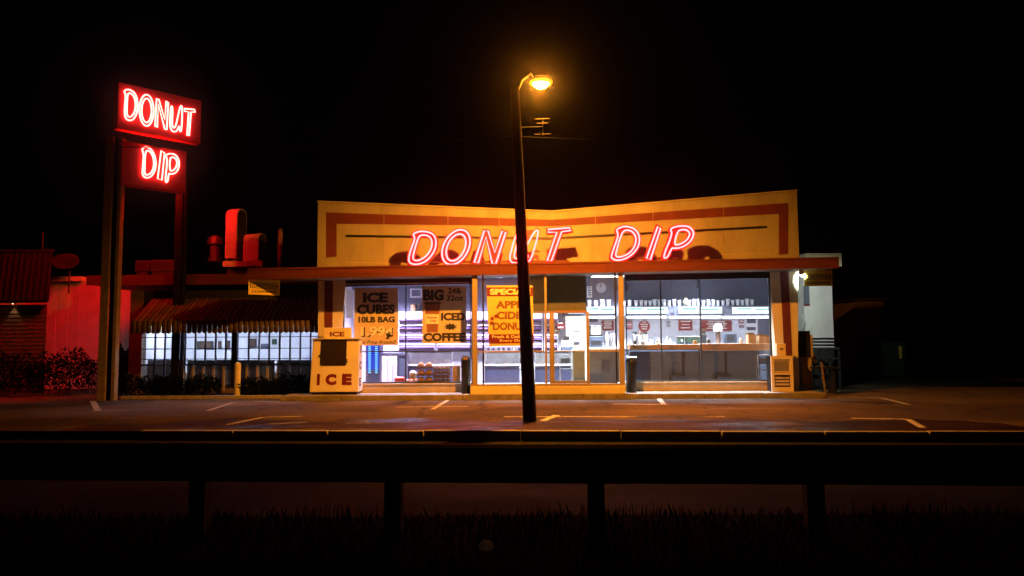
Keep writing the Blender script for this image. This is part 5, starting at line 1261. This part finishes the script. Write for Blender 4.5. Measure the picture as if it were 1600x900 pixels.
for (a, b, lb) in ((1060, 1070, 'smaller dark green tray of pastries near the mullion'), (1073, 1094, 'larger dark green tray of pastries left of the domed dispenser')):
    X0, X1, _, Z1 = BX(a, 525, b, 538, YBc); t = thing('pastry_tray', lb, 'tray', ((X0 + X1) / 2, YBc + .1, zbc), 'trays on the back counter')
    MB().box(X0, X1, YBc, YBc + .3, zbc + .001, zbc + .12).build('base', 'grey', t); MB().box(X0, X1, YBc + .02, YBc + .28, zbc + .121, Z1 - .03).build('cover', 'green', t, bevel=.03); MB().box(X0 - .01, X1 + .01, YBc, YBc + .3, Z1 - .029, Z1).build('rim', 'beige', t)
    MB().sphere(((X0 + X1) / 2, YBc, zbc + .2), .035).build('glint_knob', 'chrome', t)
t, X0, X1, Z0, Z1, Y = item(1096, 513, 1104, 'tall dark grinder left of the domed dispenser', 'grinder', 'coffee_grinder')
MB().box(X0, X1, Y, Y + .3, Z0, lerp(Z0, Z1, .7)).build('body', 'black', t, bevel=.02); MB().hexa([(X0 + .03, Y + .05, lerp(Z0, Z1, .7) + .002), (X1 - .03, Y + .05, lerp(Z0, Z1, .7) + .002), (X1 - .03, Y + .25, lerp(Z0, Z1, .7) + .002), (X0 + .03, Y + .25, lerp(Z0, Z1, .7) + .002), (X0, Y, Z1), (X1, Y, Z1), (X1, Y + .3, Z1), (X0, Y + .3, Z1)]).build('hopper', 'darkbrown', t)
q = P(1122, 520, YBc + .1); zdm = P(1122, 518, YBc + .1).z; ztp = P(1122, 505.5, YBc + .1).z
t = thing('drink_dispenser', 'brown drink dispenser with big white domed top', 'dispenser', (q.x, q.y, zbc)); MB().lathe((q.x, q.y, zbc + .001), [(.11, 0), (.12, .04), (.085, .1), (.085, zdm - zbc)], 14).build('body', 'darkbrown', t, smooth=True)
MB().lathe((q.x, q.y, zdm + .002), [(.165, 0), (.17, .05), (.16, .16), (.11, .25), (.02, ztp - zdm)], 16).build('dome', 'white', t, smooth=True)
t, X0, X1, Z0, Z1, Y = item(1134, 521, 1152, 'grey slatted machine right of the domed dispenser', 'machine', 'toaster_oven')
MB().box(X0, X1, Y, Y + .35, Z0 + .12, Z1).build('body', 'grey', t, bevel=.02)
for xx in (X0 + .02, X1 - .06): MB().box(xx, xx + .04, Y + .02, Y + .3, Z0, Z0 + .119).build('leg', 'darkmetal', t)
MB().box(X0 + .04, X1 - .1, Y - .012, Y - .001, Z0 + .2, Z1 - .05).build('door', 'darkmetal', t)
for i, (a, b, y0) in enumerate(((1169, 1181, 523), (1186, 1199, 525), (1200, 1212, 527))):
    X0, X1, _, Z1 = BX(a, y0, b, 537, YC + .2); t = thing('cardboard_box', ['left brown carton', 'middle brown carton', 'right low brown carton'][i] + ' on the brown counter top by the right pillar', 'box', ((X0 + X1) / 2, YC + .3, zt3), 'cartons on the counter')
    MB().box(X0, X1, YC + .18, YC + .45, zt3 + .001, Z1).build('carton', 'cardboard' if i != 1 else 'brown', t)
    MB().obox((X0, YC + .181, Z1 + .001), (X1 - X0, 0, 0), (0, .13, 0), (0, .0, .012)).build('flap', 'cardboard', t); MB().obox((X0, YC + .449, Z1 + .001), (X1 - X0, 0, 0), (0, -.10, .06), (0, 0, .008)).build('flap', 'cardboard', t)
q = P(1028, 537.5, YC + .1); mb = MB(); mb.lathe((q.x, q.y, zt3 - .019), [(.09, 0), (.10, .03), (.06, .06), (.05, .10)], 12); t = mb.build('tip_jar', 'brown', smooth=True); tag(t, 'small brown tub on the counter at the first thin mullion', 'tub'); MB().lathe((q.x, q.y, zt3 + .082), [(.055, 0), (.05, .015)], 10).build('lid', 'darkbrown', t)
# things along the counter top
for i, (px, hh, nm, lb, cat, m) in enumerate(((992, .16, 'napkin_holder', 'small steel napkin holder at the left end of the brown counter', 'napkin holder', 'steel'), (1004, .12, 'sugar_caddy', 'short white sugar caddy right of the napkin holder', 'caddy', 'white'),
        (1086, .13, 'paper_bag', 'small folded brown bag on the counter left of the second thin mullion', 'bag', 'cardboard'), (1107, .15, 'napkin_holder', 'small steel napkin holder on the counter right of the second thin mullion', 'napkin holder', 'steel'), (1158, .18, 'sugar_jar', 'pale lidded jar on the counter left of the brown cartons', 'jar', 'white'))):
    X = P(px, 537, YC + .15).x; zb_ = (zt3 - .02 if px < 1096 else zt3) + .001
    if nm.endswith('jar'):
        t = MB().lathe((X, YC + .15, zb_), [(.05, 0), (.055, .02), (.055, hh * .8), (.04, hh * .85)], 10).build(nm, m, smooth=True); MB().lathe((X, YC + .15, zb_ + hh * .851), [(.045, 0), (.04, .03), (.01, .035)], 10).build('lid', 'steel', t)
    else:
        t = MB().hexa([(X - .06, YC + .1, zb_), (X + .06, YC + .1, zb_), (X + .06, YC + .2, zb_), (X - .06, YC + .2, zb_), (X - .05, YC + .115, zb_ + hh), (X + .05, YC + .115, zb_ + hh), (X + .05, YC + .185, zb_ + hh), (X - .05, YC + .185, zb_ + hh)]).build(nm, m, bevel=.008)
        MB().box(X - .04, X + .04, YC + .092, YC + .099, zb_ + .03, zb_ + hh * .75).build('front_flap', 'darkmetal' if m == 'steel' else m, t)
    tag(t, lb, cat)
# pale partition at right end
MB().box(P(1184, 520, YBK).x, xB1 - .02, YB - .03, YB - .003, P(1200, 540, YBK).z, P(1200, 494, YBK).z).build('wall_panel', 'bulk', shop)

# donut display racks on the left
YRk = 27.2
def rack(x0, x1, label, strip_lines=True):
    X0, X1 = P(x0, 520, YRk).x, P(x1, 520, YRk).x; t = thing('donut_rack', label, 'display rack', ((X0 + X1) / 2, YRk + .2, .3), 'white donut display racks')
    Zt = P(x0, 487, YRk).z; Zb = P(x0, 546, YRk).z
    MB().box(X0, X1, YRk + .42, YRk + .45, .3, Zt).build('back_panel', 'white', t)
    for X in (X0, X1 - .03): MB().box(X, X + .03, YRk + .02, YRk + .419, .3, Zt).build('upright', 'white', t)
    MB().box(X0 + .031, X1 - .031, YRk - .01, YRk + .03, P(x0, 497, YRk).z, Zt).build('light_valance', 'strip', t)
    ys = [499.5, 513, 522, 530, 536.5, 543]
    for i, yy in enumerate(ys):
        z = P(x0, yy, YRk).z
        MB().box(X0 + .031, X1 - .031, YRk, YRk + .41, z - .02, z + .02).build('shelf', 'shelfviolet', t)
        zn = P(x0, ys[i + 1], YRk).z if i < 5 else z - .2
        h_ = (z - zn) * .62
        MB().hexa([(X0 + .05, YRk + .06, z - .03 - h_), (X1 - .05, YRk + .06, z - .03 - h_), (X1 - .05, YRk + .08, z - .03 - h_), (X0 + .05, YRk + .08, z - .03 - h_), (X0 + .05, YRk + .30, z - .03), (X1 - .05, YRk + .30, z - .03), (X1 - .05, YRk + .32, z - .03), (X0 + .05, YRk + .32, z - .03)]).build('tilted_tray', 'white', t)
        if i in (2, 4): MB().box(X0 + .05, X1 - .05, YRk + .01, YRk + .05, z - .045, z - .021).build('shelf_strip_light', 'strip2', t)
    return t
M['shelfviolet'] = mat('violet_shelf_edge', (.36, .22, .55), .5); M['strip2'] = emit('shelf_strip_light', (.78, .66, 1), 13)
rack(622, 680, 'white donut rack left of the coffee poster'); rack(682, 738, 'white donut rack behind the iced coffee poster'); rack(740, 800, 'white donut rack behind the cider donuts poster'); rack(802, 848, 'white donut rack behind the lamp pole'); rack(850, 872, 'narrow white donut rack seen through the door')
wallpic('framed_picture', 'white framed certificate high on the wall left of the coffee poster', 641, 451, 660, 465, 27.49, 'white', group='framed sheets in the shop', inner='bulk')
for i, (px, m) in enumerate(((645, 'cardboard'), (654, 'black'))):
    X = P(px, 480, 27.3).x; zq = P(700, 486, 27.5).z + .002
    t = MB().lathe((X, 27.38, P(640, 487, YRk).z + .03), [(.10, 0), (.10, .22), (.09, .23)], 12).build('canister', m, smooth=True); tag(t, ('brown' if i == 0 else 'black') + ' canister on top of the left donut rack', 'canister', 'canisters on the donut rack'); MB().lathe((X, 27.38, P(640, 487, YRk).z + .261), [(.105, 0), (.10, .03), (.02, .04)], 12).build('lid', 'darkbrown', t)
wallpic('framed_picture', 'small framed sheet seen through the shop door', 896, 517, 905.5, 536, 26.4, 'grey', group='framed sheets in the shop', inner='white')
MB().box(P(884, 520, 26.45).x, P(916, 520, 26.45).x, 26.41, 26.5, .3, P(900, 494, 26.45).z).build('pale_partition', 'beige', shop)
t = notice('wall_sign', 'small red sign behind the door glass', 870, 504, 882, 514, 26.6, 'redink', None, 2, 'whiteink', 'sign', 'signs seen through the door'); notice('wall_sign', 'small dark brown sign behind the door glass', 866, 512, 875, 522, 26.7, 'darkbrown', None, 1, 'beige', 'sign', 'signs seen through the door')
# cooler and cabinets at left
YQ = 25.2
X0, X1, Z0, Z1 = BX(571, 520, 594, 598, YQ)
cl = thing('drinks_cooler', 'upright drinks cooler with blue glow and two LED columns', 'cooler', ((X0 + X1) / 2, YQ + .3, .3))
MB().box(X0, X1, YQ + .02, YQ + .6, .3, Z1).build('cabinet', 'navy', cl, bevel=.02); MB().box(X0 + .04, X1 - .04, YQ + .01, YQ + .019, .8, Z1 - .1).build('glow_panel', 'bluegraphic', cl)
for px in (577.5, 588):
    for k in range(14):
        y = 541 + k * 3.1; a, b, c_, d_ = BX(px - 2, y, px + 2, y + 1.5, YQ); MB().box(a, b, YQ, YQ + .008, c_, d_).build('led', 'led', cl)
X0, X1, Z0, Z1 = BX(596, 540, 621, 598, YQ + .3)
fc = thing('white_cabinet', 'tall white cabinet lit violet beside the drinks cooler', 'cabinet', ((X0 + X1) / 2, YQ + .6, .3))
MB().box(X0, X1, YQ + .3, YQ + .9, .3, Z1 - .3).build('body', 'white', fc, bevel=.02); MB().box(X0 - .02, X1 + .25, YQ + .28, YQ + .92, Z1 - .299, Z1 - .24).build('top', 'bulk', fc)
for k in (.36, .70): MB().box(lerp(X0, X1, k), lerp(X0, X1, k) + .015, YQ + .29, YQ + .299, .4, Z1 - .32).build('door_seam', 'bulk', fc)
X0, X1, Z0, Z1 = BX(622, 556, 634, 598, YQ + .2); t = thing('dark_cabinet', 'dark narrow cabinet right of the white cabinet', 'cabinet', ((X0 + X1) / 2, YQ + .4, .3)); MB().box(X0, X1, YQ + .2, YQ + .6, .3, Z1).build('body', 'navy', t); MB().box(X0 - .01, X1 + .01, YQ + .18, YQ + .62, Z1 + .001, Z1 + .04).build('top', 'grey', t); MB().box(X0 + .03, X1 - .03, YQ + .185, YQ + .199, .5, Z1 - .1).build('door', 'grey', t)
# glass display case
def case(x0, x1, label):
    Y = 25.8; X0, X1 = P(x0, 560, Y).x, P(x1, 560, Y).x; zt_c, zs_c = P(x0, 550, Y).z, P(x0, 569, Y).z
    t = thing('display_case', label, 'display case', ((X0 + X1) / 2, Y + .3, .3), 'glass display cases')
    MB().box(X0, X1, Y, Y + .6, .3, zs_c - .06).build('base', 'navy', t); MB().box(X0 - .02, X1 + .02, Y - .04, Y + .62, zs_c - .059, zs_c).build('shelf', 'white', t)
    MB().box(X0, X1, Y + .0, Y + .006, zs_c + .001, zt_c).build('front_glass', 'clear', t); MB().box(X0, X1, Y - .01, Y + .6, zt_c + .001, zt_c + .04).build('top', 'steel', t)
    for X in (X0, X1 - .03): MB().box(X, X + .03, Y + .01, Y + .58, zs_c + .001, zt_c).build('end_frame', 'steel', t)
    MB().box(X0 + .05, X1 - .05, Y + .57, Y + .6, zs_c + .001, zt_c).build('back_glass', 'bulk', t)
    n_ = max(2, int((X1 - X0) / .3))
    for i in range(n_):
        X = lerp(X0 + .15, X1 - .15, i / (n_ - 1)); MB().lathe((X, Y + .25, zs_c + .002), [(.11, 0), (.12, .03), (.08, .12), (.02, .15)], 10).build('pastry', 'darkbrown' if i % 2 else 'muffin', t, smooth=True)
    return t
case(637, 706, 'glass pastry case with white shelf behind the muffin stacks'); case(836, 893, 'low glass case with white shelf seen through the shop door'); case(757, 812, 'low glass case with white shelf left of the lamp pole')
# row of bottles on the case left of the pole
YC2 = 25.7
zc2 = P(770, 550, 25.8).z + .042
for i in range(7):
    X = P(759 + i * 8, 555, 26.0).x
    t = MB().lathe((X, 26.0, zc2), [(.05, 0), (.055, .02), (.055, .15), (.02, .21), (.02, .25)], 10).build('bottle', 'steel', smooth=True)
    tag(t, 'grey bottle in the row on the low case below the cider poster', 'bottle', 'row of grey bottles'); MB().lathe((X, 26.0, zc2 + .25), [(.024, 0), (.022, .025)], 8).build('cap', 'black', t)
# register
X0, X1, Z0, Z1 = BX(872, 546, 894, 566, 25.4); zq = P(860, 550, 25.8).z + .042
t = thing('cash_register', 'grey cash register on the case seen through the door', 'cash register', (P(884, 550, 26).x, 26.0, zq)); X = P(886, 550, 26).x
MB().box(X - .2, X + .2, 25.95, 26.3, zq, zq + .14).build('drawer', 'grey', t, bevel=.01); MB().hexa([(X - .18, 25.97, zq + .141), (X + .18, 25.97, zq + .141), (X + .18, 26.28, zq + .141), (X - .18, 26.28, zq + .141), (X - .18, 26.10, zq + .32), (X + .18, 26.10, zq + .32), (X + .18, 26.28, zq + .36), (X - .18, 26.28, zq + .36)]).build('keyboard', 'beige', t); MB().box(X - .1, X + .1, 26.15, 26.2, zq + .362, zq + .5).build('display', 'black', t)
# panels low behind the vestibule right glass
X0, X1, Z0, Z1 = BX(896, 548, 914, 602, 24.2); t = thing('olive_cabinet', 'olive drab cabinet low behind the door glass', 'cabinet', ((X0 + X1) / 2, 24.4, .3)); MB().box(X0, X1, 24.2, 24.7, .3, Z1).build('body', 'olive', t); MB().box(X0 - .01, X1 + .01, 24.18, 24.72, Z1 + .001, Z1 + .04).build('top', 'white', t); MB().sphere((lerp(X0, X1, .6), 24.17, Z1 - .25), .025).build('knob', 'chrome', t)
X0, X1, Z0, Z1 = BX(921, 545, 968, 600, 24.1); t = thing('front_counter', 'grey counter front low behind the right entrance glass', 'counter', ((X0 + X1) / 2, 24.3, .3)); MB().box(X0, X1, 24.1, 24.6, .38, Z1 - .05).build('front_panel', 'grey', t); MB().box(X0 - .03, X1 + .03, 24.05, 24.65, Z1 - .049, Z1).build('counter_top', 'beige', t); MB().box(lerp(X0, X1, .4), lerp(X0, X1, .68), 24.08, 24.099, .7, Z1 - .35).build('inset_panel', 'navy', t); MB().box(X0 + .05, X1 - .05, 24.2, 24.5, .3, .379).build('plinth', 'black', t)
# muffins in the left window
zl = zs + .001; YL2 = YW + .25
struct_l = MB().box(P(560, 600, YW + .2).x, P(730, 600, YW + .2).x, YW + .16, YW + .75, zs - .06, zs).build('window_ledge', 'brown', shop)
def container(X, Y, z, label, w_=.26):
    t = thing('muffin_box', label, 'food container', (X, Y, z), 'clear boxes of muffins in the window')
    MB().box(X - w_, X + w_, Y - .14, Y + .14, z + .001, z + .07).build('tray', 'darkbrown', t, bevel=.01)
    for dx in (-.5, .5): MB().sphere((X + dx * w_, Y, z + .09), .115, 1, .95, .9, 12, 8).build('muffin', 'muffin', t, smooth=True)
    MB().box(X - w_, X + w_, Y - .145, Y + .145, z + .071, z + .082).build('rim', 'steel', t)
    return t
Xs1 = P(664, 580, YL2).x
for i, lb in enumerate(('bottom', 'middle', 'top')): container(Xs1, YL2, zl + i * .225, f'{lb} box of domed muffins in the taller left stack', .25)
Xs2 = P(690.5, 580, YL2 + .05).x
def flatbox(X, Y, z, label):
    t = thing('pastry_box', label, 'food container', (X, Y, z), 'flat boxes of brown pastries in the window'); MB().box(X - .27, X + .27, Y - .15, Y + .15, z + .001, z + .05).build('tray', 'darkbrown', t, bevel=.01)
    for k in range(4): MB().lathe((X - .195 + .13 * k, Y - .05, z + .051), [(.055, 0), (.062, .02), (.04, .055), (.01, .06)], 10).build('pastry', 'muffin', t, smooth=True)
    MB().box(X - .275, X + .275, Y - .155, Y + .155, z + .112, z + .122).build('lid', 'clear', t)
for i, lb in enumerate(('bottom', 'second', 'third', 'top')): flatbox(Xs2, YL2 + .05, zl + .02 + i * .128, f'{lb} flat pastry box in the right stack beside the muffins')
wr_ = MB(); X0, X1 = P(678, 590, YL2).x, P(703, 590, YL2).x; wr_.box(X0, X1, YL2 - .12, YL2 + .2, zl, zl + .018); tag(wr_.build('serving_board', 'black'), 'black board under the flat pastry boxes', 'board')
X = P(645, 585, YL2 + .2).x; t = thing('bread_bag', 'pale bag with round loaf behind the small buns', 'bread bag', (X, YL2 + .25, zl)); MB().sphere((X, YL2 + .25, zl + .26), .13, 1, .9, .95, 12, 8).build('loaf', 'beige', t, smooth=True); MB().lathe((X, YL2 + .25, zl), [(.13, 0), (.14, .06), (.11, .16)], 12).build('bag', 'muffin', t, smooth=True)
X = P(625, 594, YL2).x; t = MB(); t.tube([(X - .17, YL2, zl + .10), (X - .12, YL2, zl + .10), (X + .12, YL2, zl + .10), (X + .17, YL2, zl + .10)], [.04, .095, .095, .04], 12); o = t.build('red_package', 'redplastic', smooth=True); tag(o, 'bright red wrapped roll lying at the left of the window ledge', 'package'); MB().lathe((X - .04, YL2, zl), [(.06, 0), (.06, .01)], 8).build('label_band', 'whiteink', o)
for i, px in enumerate((637, 643, 649)):
    X = P(px, 597, YL2 - .05).x; t = MB().lathe((X, YL2 - .05, zl), [(.045, 0), (.062, .03), (.05, .085), (.01, .105)], 10).build('bun', 'muffin', smooth=True); tag(t, ['leftmost', 'middle', 'rightmost'][i] + ' small orange bun beside the red package', 'bun', 'small buns on the ledge'); MB().lathe((X, YL2 - .05, zl + .085), [(.03, 0), (.028, .015), (.005, .026)], 8).build('glaze', 'whiteink', t)
X0, X1, Z0, Z1 = BX(707, 572, 719, 593, YL2 + .1); t = thing('carton', 'tan carton right of the flat pastry boxes', 'box', ((X0 + X1) / 2, YL2 + .2, zl)); MB().box(X0, X1, YL2 + .1, YL2 + .35, zl, Z1).build('carton', 'cardboard', t); MB().box(X0, X1, YL2 + .1, YL2 + .22, Z1 + .001, Z1 + .01).build('flap', 'cardboard', t)
pbox(541, 453, 553, 497, YW + .8, .02).build('white_screen', 'white', shop)

# ------------------------------------------------------------------ added haze that imitates lens glow round the lamps
GLOW_HAZE = 0.0025
hz = MB().box(-160, 160, -14, 160, -1.6, 12.5).build('added_glow_haze', M['glass'])
hm = bpy.data.materials.new('glow_haze'); hm.use_nodes = True; n = hm.node_tree.nodes; n.remove(n['Principled BSDF'])
pv = n.new('ShaderNodeVolumePrincipled'); pv.inputs['Color'].default_value = (.85, .85, .85, 1); pv.inputs['Density'].default_value = GLOW_HAZE; pv.inputs['Anisotropy'].default_value = 0.984
hm.node_tree.links.new(pv.outputs[0], n['Material Output'].inputs['Volume'])
hz.data.materials.clear(); hz.data.materials.append(hm); tag(hz, 'faint added haze imitating lens glow around the lamps', kind='stuff')
